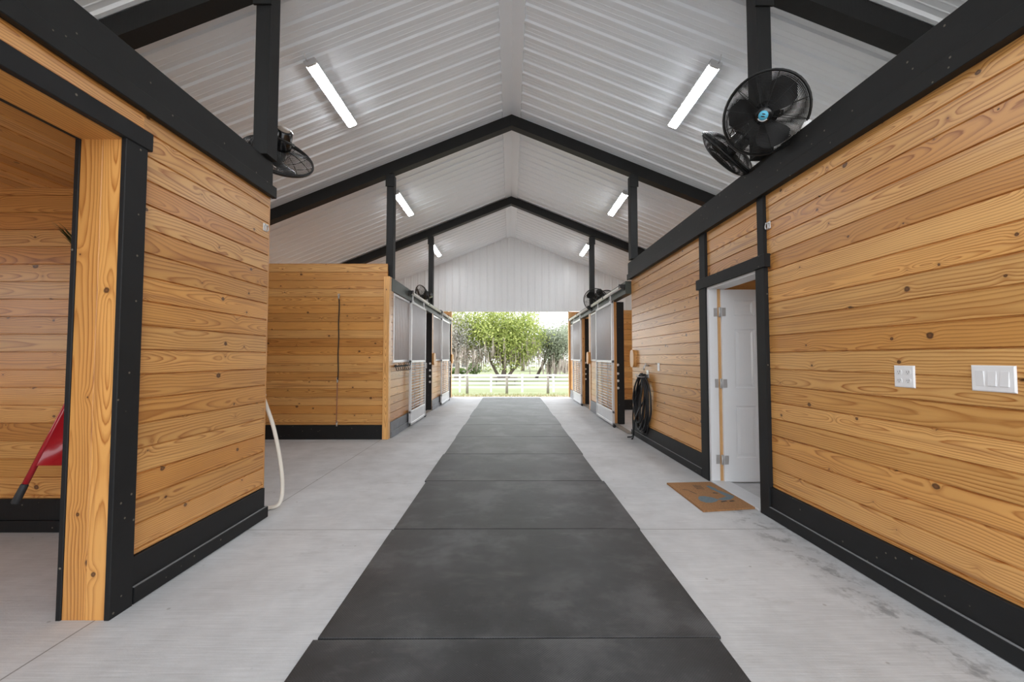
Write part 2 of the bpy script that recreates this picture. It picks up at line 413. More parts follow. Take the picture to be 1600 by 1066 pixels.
# ------------------------------------------------------------------ ceiling: ribbed metal, both slopes and the ridge cap
c = MB()
prof = []
y = Y0 - .2
while y < Y1 - .01:
    for dy, dz in ((0, 0), (.018, -.020), (.052, -.020), (.070, 0), (.112, 0), (.117, -.0035), (.124, -.0035), (.129, 0), (.172, 0), (.177, -.0035), (.184, -.0035), (.189, 0)):
        if y + dy < Y1: prof.append((y + dy, dz))
    y += .2286
prof.append((Y1, 0))
for sgn in (-1, 1):
    xe = sgn * (EX + .2)
    for (ya, da), (yb, db) in zip(prof, prof[1:]):
        pts = [(RX, ya, RZ + da), (RX, yb, RZ + db), (xe, yb, roofz(xe) + db), (xe, ya, roofz(xe) + da)]
        if sgn < 0: pts.reverse()
        c.face(pts)
    pts = [(RX, Y0 - .2, RZ + .06), (xe, Y0 - .2, roofz(xe) + .06), (xe, Y1, roofz(xe) + .06), (RX, Y1, RZ + .06)]
    if sgn < 0: pts.reverse()
    c.face(pts)
    c.face([(RX, Y0 - .2, RZ), (xe, Y0 - .2, roofz(xe)), (xe, Y0 - .2, roofz(xe) + .06), (RX, Y0 - .2, RZ + .06)])
    c.face([(xe, Y0 - .2, roofz(xe)), (xe, Y1, roofz(xe)), (xe, Y1, roofz(xe) + .06), (xe, Y0 - .2, roofz(xe) + .06)])
ceil = S('ceiling', c, 'white')
k = MB(); w = .145
for sgn in (-1, 1):
    pts = [(RX, Y0 - .2, RZ - .026), (RX, Y1 - .01, RZ - .026), (RX + sgn * w, Y1 - .01, RZ - .026 - SL * w), (RX + sgn * w, Y0 - .2, RZ - .026 - SL * w)]
    if sgn < 0: pts.reverse()
    k.face(pts)
    k.face([(RX + sgn * w, Y0 - .2, RZ - .026 - SL * w), (RX + sgn * w, Y1 - .01, RZ - .026 - SL * w), (RX + sgn * (w + .012), Y1 - .01, RZ - .004 - SL * w), (RX + sgn * (w + .012), Y0 - .2, RZ - .004 - SL * w)])
k.build('ridge_cap', 'white', ceil)

# ------------------------------------------------------------------ gable end: ribbed metal over the doorway, pine boards beside it
DX0, DX1, DZ = -1.945, 1.925, 2.835
gb = MB()
xs = []
x = -EX
while x < EX:
    for dx, dy in ((0, 0), (.018, -.016), (.052, -.016), (.070, 0), (.112, 0), (.117, -.003), (.124, -.003), (.129, 0), (.172, 0), (.177, -.003), (.184, -.003), (.189, 0)):
        if x + dx < EX: xs.append((x + dx, dy))
    x += .2286
for (xa, da), (xb, db) in zip(xs, xs[1:]):
    gb.face([(xa, Y1 + da, DZ), (xb, Y1 + db, DZ), (xb, Y1 + db, roofz(xb) + .02), (xa, Y1 + da, roofz(xa) + .02)])
gb.box(-EX, EX, Y1 + .002, Y1 + .10, DZ, 3.1)
gb.prism([(-EX, Y1 + .002, 3.1), (EX, Y1 + .002, 3.1), (RX, Y1 + .002, RZ + .05)], (0, .1, 0))
gb.box(DX0 - .02, DX1 + .02, Y1 - .022, Y1 + .1, DZ - .02, DZ + .012)
S('wall_back', gb, 'gable')
for side, xa, xb in (('back_left', -EX, DX0 - .08), ('back_right', DX1 + .08, EX)):
    g = MB(); g.siding((xa, Y1 - .02, 0), (1, 0, 0), xb - xa, .25, DZ - .02, (0, -1, 0)); g.box(xa, xb, Y1 - .0075, Y1 + .1, 0, DZ - .025); S('wall_' + side, g, 'pine')
    g = MB(); g.box(xa, xb, Y1 - .03, Y1 - .013, .002, .25); S('baseboard_' + side, g, 'black')
tn = [0]
def trim(mb, mats):
    tn[0] += 1; return S('trim_%d' % tn[0], mb, mats)
for xa, xb in ((DX0 - .08, DX0), (DX1, DX1 + .08)):
    g = MB(); g.box(xa, xb, Y1 - .035, Y1 + .12, .002, DZ - .021); trim(g, 'endgrain')

# ------------------------------------------------------------------ outer side walls, unseen window openings added to let daylight into the rooms
for side, s in (('outer_left', -1), ('outer_right', 1)):
    g = MB(); xa, xb = s * EX, s * (EX + .1); zt = roofz(EX) - .0
    wins = ([(.6, 1.9)] if s < 0 else [(2.0, 4.0)]) + [(7.6, 9.7), (11.1, 13.2)]
    cur = Y0
    for a, b in wins:
        g.box(xa, xb, cur, a, 0, zt); g.box(xa, xb, a, b, 0, 1.0); g.box(xa, xb, a, b, 2.35, zt); cur = b
    g.box(xa, xb, cur, Y1, 0, zt)
    S('wall_' + side, g, 'pine')

for side, xa, xb in (('front_left', -EX, -2.2), ('front_right', 2.26, EX)):  # unseen end walls, added to keep rear sky light out of both rooms
    g = MB(); g.box(xa, xb, Y0 - .05, Y0 - .002, 0, 2.62); S('wall_' + side, g, 'pine')
# ------------------------------------------------------------------ left partition (aisle side) with the wide doorway
LW = -1.995
JY = 2.14          # doorway jamb facing the camera
LE = 3.47          # end of the partition at the wash bay
g = MB()
g.siding((LW, JY + .13, 0), (0, 1, 0), LE - JY - .13, .24, 2.62, (1, 0, 0))
g.siding((LW, Y0, 0), (0, 1, 0), JY + .13 - Y0, 2.505, 2.62, (1, 0, 0))
g.box(-2.19, LW - .0125, JY + .02, LE - .002, .002, 2.66)
g.box(-2.19, LW - .0125, Y0, JY + .02, 2.43, 2.66)
g.box(LW - .03, LW - .001, LE - .002, LE + .018, .0, 2.66)       # pine corner strip
S('wall_left', g, 'pine')
g = MB(); g.box(LW - .007, -1.978, JY + .13, LE - .002, .085, .24, ch=.003); g.box(LW - .007, -1.960, JY + .13, LE + .02, .002, .088, ch=.004); g.box(-1.977, -1.9635, JY + .13, LE + .018, .0865, .0895, 1); S('baseboard_left', g, ['black', 'dust'])
# jamb: two pine boards side by side, black casing on both faces
g = MB()
g.box(-2.20, -2.088, JY, JY + .02, .0, 2.405, ch=.002); g.box(-2.086, -1.99, JY - .001, JY + .02, .0, 2.405, ch=.002)
g.box(-2.20, -1.99, Y0, JY + .02, 2.405, 2.428, ch=.002)
trim(g, 'pinetrim')
g = MB()
g.box(-1.99, -1.963, JY - .006, JY + .125, .0, 2.41, ch=.003)
g.box(-1.99, -1.955, Y0, JY + .145, 2.410, 2.507, ch=.003)
g.box(-2.226, -2.20, JY - .006, JY + .12, .0, 2.405, ch=.003)
g.box(-2.226, -2.20, Y0, JY + .14, 2.405, 2.50, ch=.003)
trim(g, 'black')
# room behind the doorway: back wall, ceiling, base
g = MB(); g.siding((-EX, 3.21, 0), (1, 0, 0), EX - 2.2, .24, 2.60, (0, -1, 0)); g.box(-EX, -2.19, 3.2225, LE - .0125, 0, 2.66)
g.siding((-EX, LE, 0), (1, 0, 0), EX + LW + .0, .24, 2.66, (0, 1, 0)); S('wall_left_room', g, 'pine')
g = MB(); g.box(-EX, -2.2, 3.185, 3.217, .002, .085, ch=.003); g.box(-EX, -2.2, 3.192, 3.217, .088, .24, ch=.003); S('baseboard_left_room', g, 'black')
g = MB(); g.siding((-2.19, Y0, 2.585), (0, 1, 0), 3.21 - Y0, -EX + 2.19, 0, (0, 0, -1), up=(1, 0, 0)); g.box(-EX, -2.19, Y0, 3.21, 2.597, 2.65, 1); S('ceiling_left_room', g, ['pine', 'pale_bounce'])  # unseen top made pale to bounce light onto the roof slope
# top beam
g = MB(); g.box(-2.20, -1.968, Y0, LE - .005, 2.665, 2.90, ch=.004); g.box(LW + .002, -1.952, Y0, LE + .03, 2.612, 2.705, ch=.004)
T('header_beam', g, 'blackbeam', 'black timber beam capping the left pine wall beside the open doorway', 'beam', (-2.0, LE, 2.61))

# ------------------------------------------------------------------ right partition with the white door
RW = 2.135; RE = 7.2
DA, DB = 3.575, 4.475   # door opening
g = MB(rshear)
g.siding((RW, Y0, 0), (0, 1, 0), 3.475 - Y0, .24, 2.66, (-1, 0, 0))
g.siding((RW, 3.545, 0), (0, 1, 0), 4.49 - 3.545, 2.14, 2.66, (-1, 0, 0))
g.siding((RW, 4.63, 0), (0, 1, 0), RE - 4.63, .24, 2.66, (-1, 0, 0))
g.box(RW + .0125, RW + .12, Y0, DA - .04, .002, 2.66); g.box(RW + .0125, RW + .12, DB + .04, RE - .002, .002, 2.66); g.box(RW + .0125, RW + .12, DA - .04, DB + .04, 2.09, 2.66)
g.box(RW - .002, RW + .12, RE - .002, RE + .018, .002, 2.62)
S('wall_right', g, 'pine')
g = MB(rshear)
for a, b in ((Y0, 3.46), (4.63, RE)):
    g.box(2.115, RW + .007, a, b, .085, .243, ch=.003); g.box(2.098, RW + .007, a, b, .002, .086, ch=.004)
g.box(2.101, 2.1145, Y0, 3.46, .0845, .0875, 1); g.box(2.101, 2.1145, 4.63, RE, .0845, .0875, 1); S('baseboard_right', g, ['black', 'dust'])
g = MB(rshear)
g.box(2.10, RW + .004, 3.455, 3.575, .002, 2.03, ch=.003)      # near casing
g.box(2.10, RW + .004, 4.475, 4.63, .002, 2.03, ch=.003)       # far casing
g.box(2.085, RW + .004, 3.42, 4.665, 2.03, 2.138, ch=.003)     # head casing
g.box(2.105, RW + .004, 3.46, 3.545, 2.138, 2.655, ch=.003)
g.box(2.105, RW + .004, 4.49, 4.62, 2.138, 2.655, ch=.003)
trim(g, 'black')
g = MB(rshear); g.box(2.082, RW + .12, Y0, RE + .04, 2.63, 2.915, ch=.004); g.box(2.068, 2.083, Y0, RE + .06, 2.622, 2.72, ch=.003)
T('header_beam', g, 'blackbeam', 'long black timber beam capping the right pine wall above the white door', 'beam', (2.08, 3.4, 2.62))
# the door: frame, leaf swung open into the room, hinges, knob
d = thing('door_1', '', '', (2.14, 4.47, 0), kind='structure')
g = MB(rshear)
g.box(2.115, 2.285, 4.455, 4.475, 0.002, 2.03); g.box(2.20, 2.213, 4.447, 4.456, .002, 2.012)
g.box(2.115, 2.285, 3.575, 3.595, 0.002, 2.03); g.box(2.115, 2.285, 3.575, 4.475, 2.008, 2.03)
g.box(2.116, 2.205, 4.440, 4.456, .002, 2.008)
g.build('door_frame', 'trimwhite', d)
g = MB(rshear); g.box(2.206, 2.232, 4.43, 4.455, .004, 2.008); g.build('hinge_jamb', 'endgrain', d)
def panel_door(x0, x1, yf, z0, z1):
    """six panel leaf facing -y at yf"""
    g = MB(rshear); t = .04
    cols = [(x0 + .13, x0 + .345), (x1 - .345, x1 - .13)]
    rows = [(.255, .79), (.97, 1.585), (1.725, 1.89)]
    xsb = sorted([x0, x1] + [q for p in cols for q in p]); zsb = sorted([z0, z1] + [q for p in rows for q in p])
    for i in range(len(xsb) - 1):
        for j in range(len(zsb) - 1):
            xa, xb, za, zb = xsb[i], xsb[i + 1], zsb[j], zsb[j + 1]
            if (i in (1, 3)) and (j in (1, 3, 5)):
                lv = [(0, 0), (.012, .009), (.022, .009), (.045, .002)]
                for (m0, d0), (m1, d1) in zip(lv, lv[1:]):
                    A = [(xa + m0, yf + d0, za + m0), (xb - m0, yf + d0, za + m0), (xb - m0, yf + d0, zb - m0), (xa + m0, yf + d0, zb - m0)]
                    B = [(xa + m1, yf + d1, za + m1), (xb - m1, yf + d1, za + m1), (xb - m1, yf + d1, zb - m1), (xa + m1, yf + d1, zb - m1)]
                    for q in range(4):
                        g.face([A[q], A[(q + 1) % 4], B[(q + 1) % 4], B[q]])
                g.face(B)
            else:
                g.face([(xa, yf, za), (xb, yf, za), (xb, yf, zb), (xa, yf, zb)])
    g.face([(x0, yf, z0), (x0, yf, z1), (x0, yf + t, z1), (x0, yf + t, z0)]); g.face([(x1, yf, z0), (x1, yf + t, z0), (x1, yf + t, z1), (x1, yf, z1)])
    g.face([(x0, yf, z1), (x1, yf, z1), (x1, yf + t, z1), (x0, yf + t, z1)]); g.face([(x0, yf, z0), (x0, yf + t, z0), (x1, yf + t, z0), (x1, yf, z0)])
    g.face([(x0, yf + t, z0), (x0, yf + t, z1), (x1, yf + t, z1), (x1, yf + t, z0)])
    return g
leaf = panel_door(2.232, 3.07, 4.405, .012, 2.0).build('door_leaf', 'trimwhite', d)
for z in (.235, 1.02, 1.765):
    g = MB(rshear); g.box(2.165, 2.204, 4.436, 4.4405, z - .045, z + .045); g.box(2.234, 2.275, 4.4005, 4.405, z - .045, z + .045)
    g.tube([(2.219, 4.416, z - .05), (2.219, 4.416, z + .05)], .011, 8)
    g.build('hinge', 'steel', d)
g = MB(rshear)
g.lathe([(.03, 0), (.03, .006), (.012, .008), (.012, .03), (.026, .04), (.028, .055), (.016, .066), (0.001, .067)], Matrix.Translation((3.0, 4.405, .95)) @ Matrix.Rotation(math.pi / 2, 4, 'X'), 16)
g.build('door_knob', 'steel', leaf)
g = MB(rshear); g.box(2.10, 2.29, DA + .02, DB - .036, .001, .018, ch=.006); trim(g, 'kick')
# tack room behind
g = MB(); g.siding((2.3, RE - .14, 0), (1, 0, 0), EX - 2.3, .0, 2.66, (0, -1, 0)); g.box(2.25, EX, RE - .127, RE - .0125, 0, 2.6); g.siding((2.25, RE, 0), (1, 0, 0), EX - 2.25, .0, 2.6, (0, 1, 0)); S('wall_tack_room', g, 'pine')
g = MB(); g.siding((2.3, 4.60, 0), (1, 0, 0), EX - 2.3, .0, 2.6, (0, -1, 0)); g.box(2.30, EX, 4.6125, 4.70, 0, 2.6); S('wall_tack_room_side', g, 'pine')
g = MB(); g.box(2.26, EX, Y0, RE - .02, 2.60, 2.65); S('ceiling_tack_room', g, 'pale_bounce')  # pale for its unseen top, which bounces light up to the roof

# ------------------------------------------------------------------ wash bay wall facing the camera
WY = 6.77
g = MB(); g.siding((-EX, WY, 0), (1, 0, 0), EX - 1.972, .225, 2.80, (0, -1, 0)); g.box(-EX, -1.99, WY + .0125, WY + .10, 0, 2.80)
S('wall_wash_bay', g, 'pine')
g = MB(); g.box(-EX, -2.02, WY - .02, WY + .007, .002, .225, ch=.003); S('baseboard_wash_bay', g, 'black')
g = MB(); g.box(-2.022, -1.93, WY - .028, WY + .09, .002, 2.59, ch=.003); trim(g, 'pinetrim')

# ------------------------------------------------------------------ stall fronts
def stall_wall(name, s, X, secs):
    """s = side sign; X = face plane; secs = (y0, y1, window y0, y1)"""
    w = MB(); N = (-s, 0, 0)
    for (a, b, wa, wb) in secs:
        w.siding((X, a, 0), (0, 1, 0), b - a, .25, 1.225, N)
        w.siding((X, a, 0), (0, 1, 0), wa - a, 1.225, 2.38, N); w.siding((X, wb, 0), (0, 1, 0), b - wb, 1.225, 2.38, N)
        w.box(X + s * .0125, X + s * .09, a, b, 0, 1.225); w.box(X + s * .0125, X + s * .09, a, wa, 1.225, 2.38); w.box(X + s * .0125, X + s * .09, wb, b, 1.225, 2.38)
    ob = S(name, w, 'pine')
    for (a, b, wa, wb) in secs:
        q = MB(); q.box(X - s * .012, X + s * .03, wa, wb, 1.21, 1.25); q.box(X - s * .012, X + s * .03, wa, wb, 2.325, 2.36); q.box(X - s * .012, X + s * .03, wa, wa + .03, 1.25, 2.325); q.box(X - s * .012, X + s * .03, wb - .03, wb, 1.25, 2.325)
        gf = q.build('grille_frame', 'trimwhite', ob)
        q = MB(); y = wa + .06
        while y < wb - .04:
            q.tube([(X + s * .01, y, 1.25), (X + s * .01, y, 2.325)], .008, 6); y += .058
        q.build('grille_bars', 'bars', ob)
    q = MB()
    for (a, b, wa, wb) in secs: q.box(X - s * .018, X + s * .006, a, b, .10, .25, ch=.003); q.box(X - s * .03, X + s * .006, a, b, .002, .10, ch=.003)
    S(name.replace('wall_', 'baseboard_'), q, 'base')
LX, RXS = -1.935, 1.985
stall_wall('wall_stall_left', -1, LX, [(6.86, 9.54, 6.99, 9.46), (10.44, 13.30, 10.62, 13.2)])
stall_wall('wall_stall_right', 1, RXS, [(8.40, 10.44, 8.56, 10.40), (11.94, 13.95, 12.1, 13.85)])
# jambs
def jamb(s, X, y0, pine_w, deep):
    q = MB()
    if s < 0: q.box(X - s * .012, X + s * .03, y0 + .022, y0 + pine_w, .002, 2.38, ch=.002)
    else: q.box(X - s * .012, X + s * .085, y0 - .012, y0 + pine_w, .002, 2.38, ch=.002)
    trim(q, 'pinetrim')
    q = MB()
    if s < 0: q.box(X + s * .031, X + s * deep, y0 + .0215, y0 + .14, .002, 2.38, ch=.003); q.box(X - s * .012, X + s * deep, y0, y0 + .021, .002, 2.38, ch=.002)
    else: q.box(X + s * .086, X + s * deep, y0, y0 + .14, .002, 2.38, ch=.003)
    t = trim(q, 'black')
    for z in (.70, .84, .98, 1.15):
        h = MB(); h.lathe([(.026, 0), (.026, .003), (.010, .004)], Matrix.Translation((X + s * (.03 if s < 0 else .105), y0, z)) @ Matrix.Rotation(math.pi / 2, 4, 'X'), 12)
        h.build('strike_plate', 'galv', t)
jamb(-1, LX, 10.40, .12, .19); jamb(-1, LX, 13.74, .2, .16); jamb(1, RXS, 8.26, .14, .23); jamb(1, RXS, 11.80, .14, .22)
q = MB(); q.box(RXS - .012, RXS + .10, 10.44, 10.66, .0, 2.38, ch=.003); trim(q, 'pinetrim')
q = MB(); q.box(RXS + .0, RXS + .12, 10.662, 10.70, .0, .42); trim(q, 'black')
# wood thresholds in the stall openings
for s, X, a, b in ((-1, LX, 9.54, 10.40), (-1, LX, 13.30, 13.72), (1, RXS, 7.22, 8.25), (1, RXS, 10.7, 11.78)):
    q = MB(); q.box(X - s * .01, X + s * .09, a, b, .002, .022, ch=.004); trim(q, 'oldwood')
# partitions between stalls
for side, s, zt in (('stall_divider_left', -1, 2.5), ('stall_divider_right', 1, 2.48)):
    q = MB(); xa, xb = sorted((s * 2.16, s * EX)); q.siding((xa, 10.56, 0), (1, 0, 0), xb - xa, .25, zt, (0, -1, 0)); q.box(xa, xb, 10.5725, 10.66, 0, zt); S('wall_' + side, q, 'pine')
    q = MB(); q.box(xa, xb, 10.54, 10.567, .002, .25); S('baseboard_' + side, q, 'black')
# headers over the stall fronts
q = MB(); q.box(LX - .12, LX + .003, 6.90, Y1 - .04, 2.382, 2.60, ch=.004)
T('header_beam', q, 'green', 'weathered dark header above the left stall doors, carrying their round rails', 'beam', (LX, 7.0, 2.38))
q = MB(); q.box(RXS - .003, RXS + .12, RE + .06, Y1 - .04, 2.392, 2.61, ch=.004)
T('header_beam', q, 'green', 'weathered dark header above the right stall doors, starting where the pine wall ends', 'beam', (RXS, 7.3, 2.39))

# ------------------------------------------------------------------ sliding stall doors and their rails
def stall_door(s, X, y0, y1, label):
    """frame of square tube hung in front of the face X"""
    xa, xb = X - s * .085, X - s * .045
    t = thing('sliding_stall_door', label, 'stall door', ((xa + xb) / 2, (y0 + y1) / 2, .02), 'sliding stall doors along the aisle')
    q = MB()
    q.box(xa, xb, y0, y0 + .055, .03, 2.36, ch=.004); q.box(xa, xb, y1 - .055, y1, .03, 2.36, ch=.004)
    q.box(xa, xb, y0, y1, 2.315, 2.362, ch=.004); q.box(xa, xb, y0, y1, .03, .075, ch=.004)
    q.box(xa, xb, y0, y1, 1.195, 1.24, ch=.004); q.box(xa, xb, y0, y1, .255, .295, ch=.004)
    q.build('door_frame', 'galv', t)
    xm = (xa + xb) / 2
    q = MB(); y = y0 + .10
    while y < y1 - .06: q.tube([(xm, y, 1.24), (xm, y, 2.315)], .008, 6); y += .058
    q.build('bar_grille', 'bars', t)
    q = MB(); z = .335
    while z < 1.18: q.tube([(xm, y0 + .05, z), (xm, y1 - .05, z)], .008, 6); z += .055
    for f in (.33, .67): q.tube([(xm + s * .01, y0 + (y1 - y0) * f, .29), (xm + s * .01, y0 + (y1 - y0) * f, 1.2)], .006, 6)
    q.build('rod_panel', 'bars', t)
    q = MB(); q.box(xm - .006, xm + .006, y0 + .05, y1 - .05, .07, .26); q.build('kick_panel', 'kick', t)
    for y in (y0 + .18, y1 - .18):
        q = MB(); q.box(xm - .006, xm + .006, y - .025, y + .025, 2.36, 2.483); q.box(xm - .014, xm + .014, y - .05, y + .05, 2.362, 2.38); q.tube([(xm, y, 2.38), (xm, y, 2.46)], .014, 8)
        q.build('roller_hanger', 'galv', t)
    q = MB(); ye = y1 + .03 if s < 0 else y0 - .03; q.tube([(xm, ye - .05, .03), (xm, ye + .05, .03)], .026, 10); q.box(xm - .014, xm + .014, ye - .03, ye + .03, .0, .05); q.build('floor_guide', 'iron', t)
    q = MB(); ym = y1 - .10 if s < 0 else y0 + .10; q.tube([(xa - s * .004, ym, 1.05), (xa - s * .035, ym, 1.07), (xa - s * .035, ym, 1.17), (xa - s * .004, ym, 1.19)], .007, 6); q.build('pull_handle', 'steel', t)
    return t
stall_door(-1, LX, 7.93, 9.31, 'galvanised sliding stall door on the left, nearer one, behind the black bridle rack')
stall_door(-1, LX, 11.49, 12.95, 'galvanised sliding stall door on the left, farther one, next to the barn doorway')
stall_door(1, RXS, 7.93, 9.44, 'galvanised sliding stall door on the right, nearer one, beyond the coiled black hose')
stall_door(1, RXS, 11.48, 12.95, 'galvanised sliding stall door on the right, farther one, next to the barn doorway')
def track(s, X, y0, y1, label):
    t = thing('door_rail', label, 'door rail', (X, y0, 2.5), 'round rails the stall doors hang from')
    xm = X - s * .065
    q = MB(); q.tube([(xm, y0, 2.515), (xm, y1, 2.515)], .03, 12); q.build('rail_tube', 'rail', t)
    n = 3
    for i in range(n):
        y = y0 + .06 + (y1 - y0 - .12) * i / (n - 1)
        q = MB(); q.box(xm - s * .034, X + s * .0, y - .02, y + .02, 2.545, 2.56); q.box(X - s * .012, X - s * .004, y - .02, y + .02, 2.46, 2.56); q.box(xm - s * .036, xm - s * .030, y - .02, y + .02, 2.49, 2.56); q.build('rail_bracket', 'iron', t)
    for y in (y0 - .012, y1 + .012):
        q = MB(); q.tube([(xm, y - .012, 2.515), (xm, y + .012, 2.515)], .037, 12); q.build('end_stop', 'iron', t)
track(-1, LX, 7.95, 11.33, 'white round rail above the nearer left stall door'); track(-1, LX, 11.43, 13.80, 'white round rail above the farther left stall door')
track(1, RXS, 7.27, 10.0, 'white round rail above the nearer right stall door'); track(1, RXS, 10.3, 13.80, 'white round rail above the farther right stall door')

# name plaques
def plaque(s, X, y, z, label, ly=.13, lz=.15, th=.05):
    q = MB(); n = 28; pts = []
    for i in range(n):
        a = 2 * math.pi * i / n; ca, sa = math.cos(a), math.sin(a)
        pts.append((X + s * .002, y + ly * math.copysign(abs(ca) ** .7, ca), z + lz * math.copysign(abs(sa) ** .7, sa)))
    q.prism(pts, (-s * th, 0, 0)); 
    return T('name_plaque', q, 'pinetrim', label, 'plaque', (X, y, z), 'oval wooden name plaques')
plaque(-1, LX + .012, 10.55, 1.26, 'oval wooden plaque on the left post between the two stall doors')
plaque(-1, LX + .012, 13.86, 1.26, 'oval wooden plaque on the far left post at the barn doorway', .12)
plaque(1, RW - .0585, 7.08, 1.275, 'oval wooden plaque at the end of the right pine wall above the coiled hose', .10, .145, .055)
plaque(1, RXS - .012, 10.62, 1.285, 'oval wooden plaque on the right post between the two stall doors', .13)

# ------------------------------------------------------------------ posts and trusses
def post(s, yf, zb, label):
    xa, xb = (-2.04, -1.925) if s < 0 else (1.982, 2.097)
    t = thing('support_post', label, 'post', ((xa + xb) / 2, yf + .07, zb), 'black posts between partitions and roof')
    ztop = min(roofz(xa), roofz(xb)) - .03
    q = MB(); q.box(xa, xb, yf, yf + .15, zb, ztop - .17, ch=.006); q.build('shaft', 'blackpost', t)
    q = MB(); q.box(xa - .016, xb + .016, yf - .02, yf - .001, 4.11, ztop - .17, ch=.004); q.build('cleat_board', 'blackpost', t)
    return t
TY = [3.30, 6.90, 10.47]
post(-1, TY[0], 2.902, 'black post rising from the end of the left pine wall, by the single near fan')
post(-1, TY[1], 2.602, 'black post standing behind the end of the wash bay wall')
post(-1, TY[2], 2.602, 'black post above the far left stalls with a fan at its foot')
post(1, TY[0], 2.917, 'black post carrying the fan with the blue badge, on the right beam')
post(1, TY[1], 2.917, 'black post on the right beam, past the white door, without any fan')
post(1, TY[2], 2.612, 'black post above the far right stalls with fans at its foot')
def truss(y, label):
    t = thing('roof_truss', label, 'truss', (RX, y + .075, RZ - .2), 'black timber trusses under the ceiling')
    for sgn in (-1, 1):
        q = MB(); xe = sgn * (EX - .02)
        zt = lambda x: roofz(x) - .024
        pts = [(RX, y, zt(RX) - .19), (xe, y, zt(xe) - .19), (xe, y, zt(xe)), (RX, y, zt(RX))]
        q.prism(pts, (0, .155, 0)); q.build('rafter', 'blackpost', t)
    return t
truss(TY[0] + .0, 'nearest black roof truss, seen only at the top corners of the photo')
truss(TY[1] - .02, 'middle black roof truss whose peak shows between the near ceiling lights')
truss(TY[2] - .02, 'farthest black roof truss, smallest peak above the barn doorway')

# ------------------------------------------------------------------ ceiling strip lights
def strip(xc, y0, label):
    """1.22 m batten on the slope at x = xc"""
    zc = roofz(xc) - .02; sg = 1 if xc > 0 else -1
    T_ = Vector((sg, 0, -SL)).normalized(); Nn = Vector((-sg * SL, 0, -1)).normalized(); Ld = Vector((0, 1, 0))
    t = thing('strip_light', label, 'ceiling light', (xc, y0 + .61, zc), 'strip lights on the ceiling')
    o = Vector((xc, y0, zc))
    def sec(mb, pr, a, b):
        n = len(pr); A = [o + Ld * a + T_ * p[0] + Nn * p[1] for p in pr]; B = [o + Ld * b + T_ * p[0] + Nn * p[1] for p in pr]
        for i in range(n): mb.face([A[i], A[(i + 1) % n], B[(i + 1) % n], B[i]])
        mb.face(list(reversed(A))); mb.face(B)
    q = MB(); sec(q, [(-.064, 0), (.064, 0), (.064, .050), (-.064, .050)], 0, 1.22); q.build('housing', 'trimwhite', t)
    q = MB(); sec(q, [(-.058, .0505), (.058, .0505), (.052, .058), (.038, .064), (-.038, .064), (-.052, .058)], .025, 1.195); q.build('diffuser', 'led', t)
    for a, b in ((-.004, .024), (1.196, 1.224)):
        q = MB(); sec(q, [(-.064, .0), (.064, 0), (.064, .048), (.044, .066), (-.044, .066), (-.064, .048)], a, b); q.build('end_cap', 'steel', t)
    q = MB()
    q.tube([o + T_ * .02 + Ld * -.004 + Nn * .02, o + T_ * .02 + Ld * -.05 + Nn * .012, o + T_ * .0 + Ld * -.10 + Nn * .006], .006, 6); q.build('supply_cord', 'trimwhite', t)
LIGHTS = [(-2.14, 4.39, 'long white strip light on the left slope, nearest one'), (2.20, 4.39, 'long white strip light on the right slope, nearest one, by the fans'),
          (-2.18, 7.92, 'middle white strip light on the left slope, between two trusses'), (2.20, 7.92, 'middle white strip light on the right slope, between two trusses'),
          (-2.18, 11.62, 'farthest small looking strip light on the left slope, near the gable'), (2.18, 11.60, 'farthest small looking strip light on the right slope, near the gable')]
for args in LIGHTS: strip(*args)

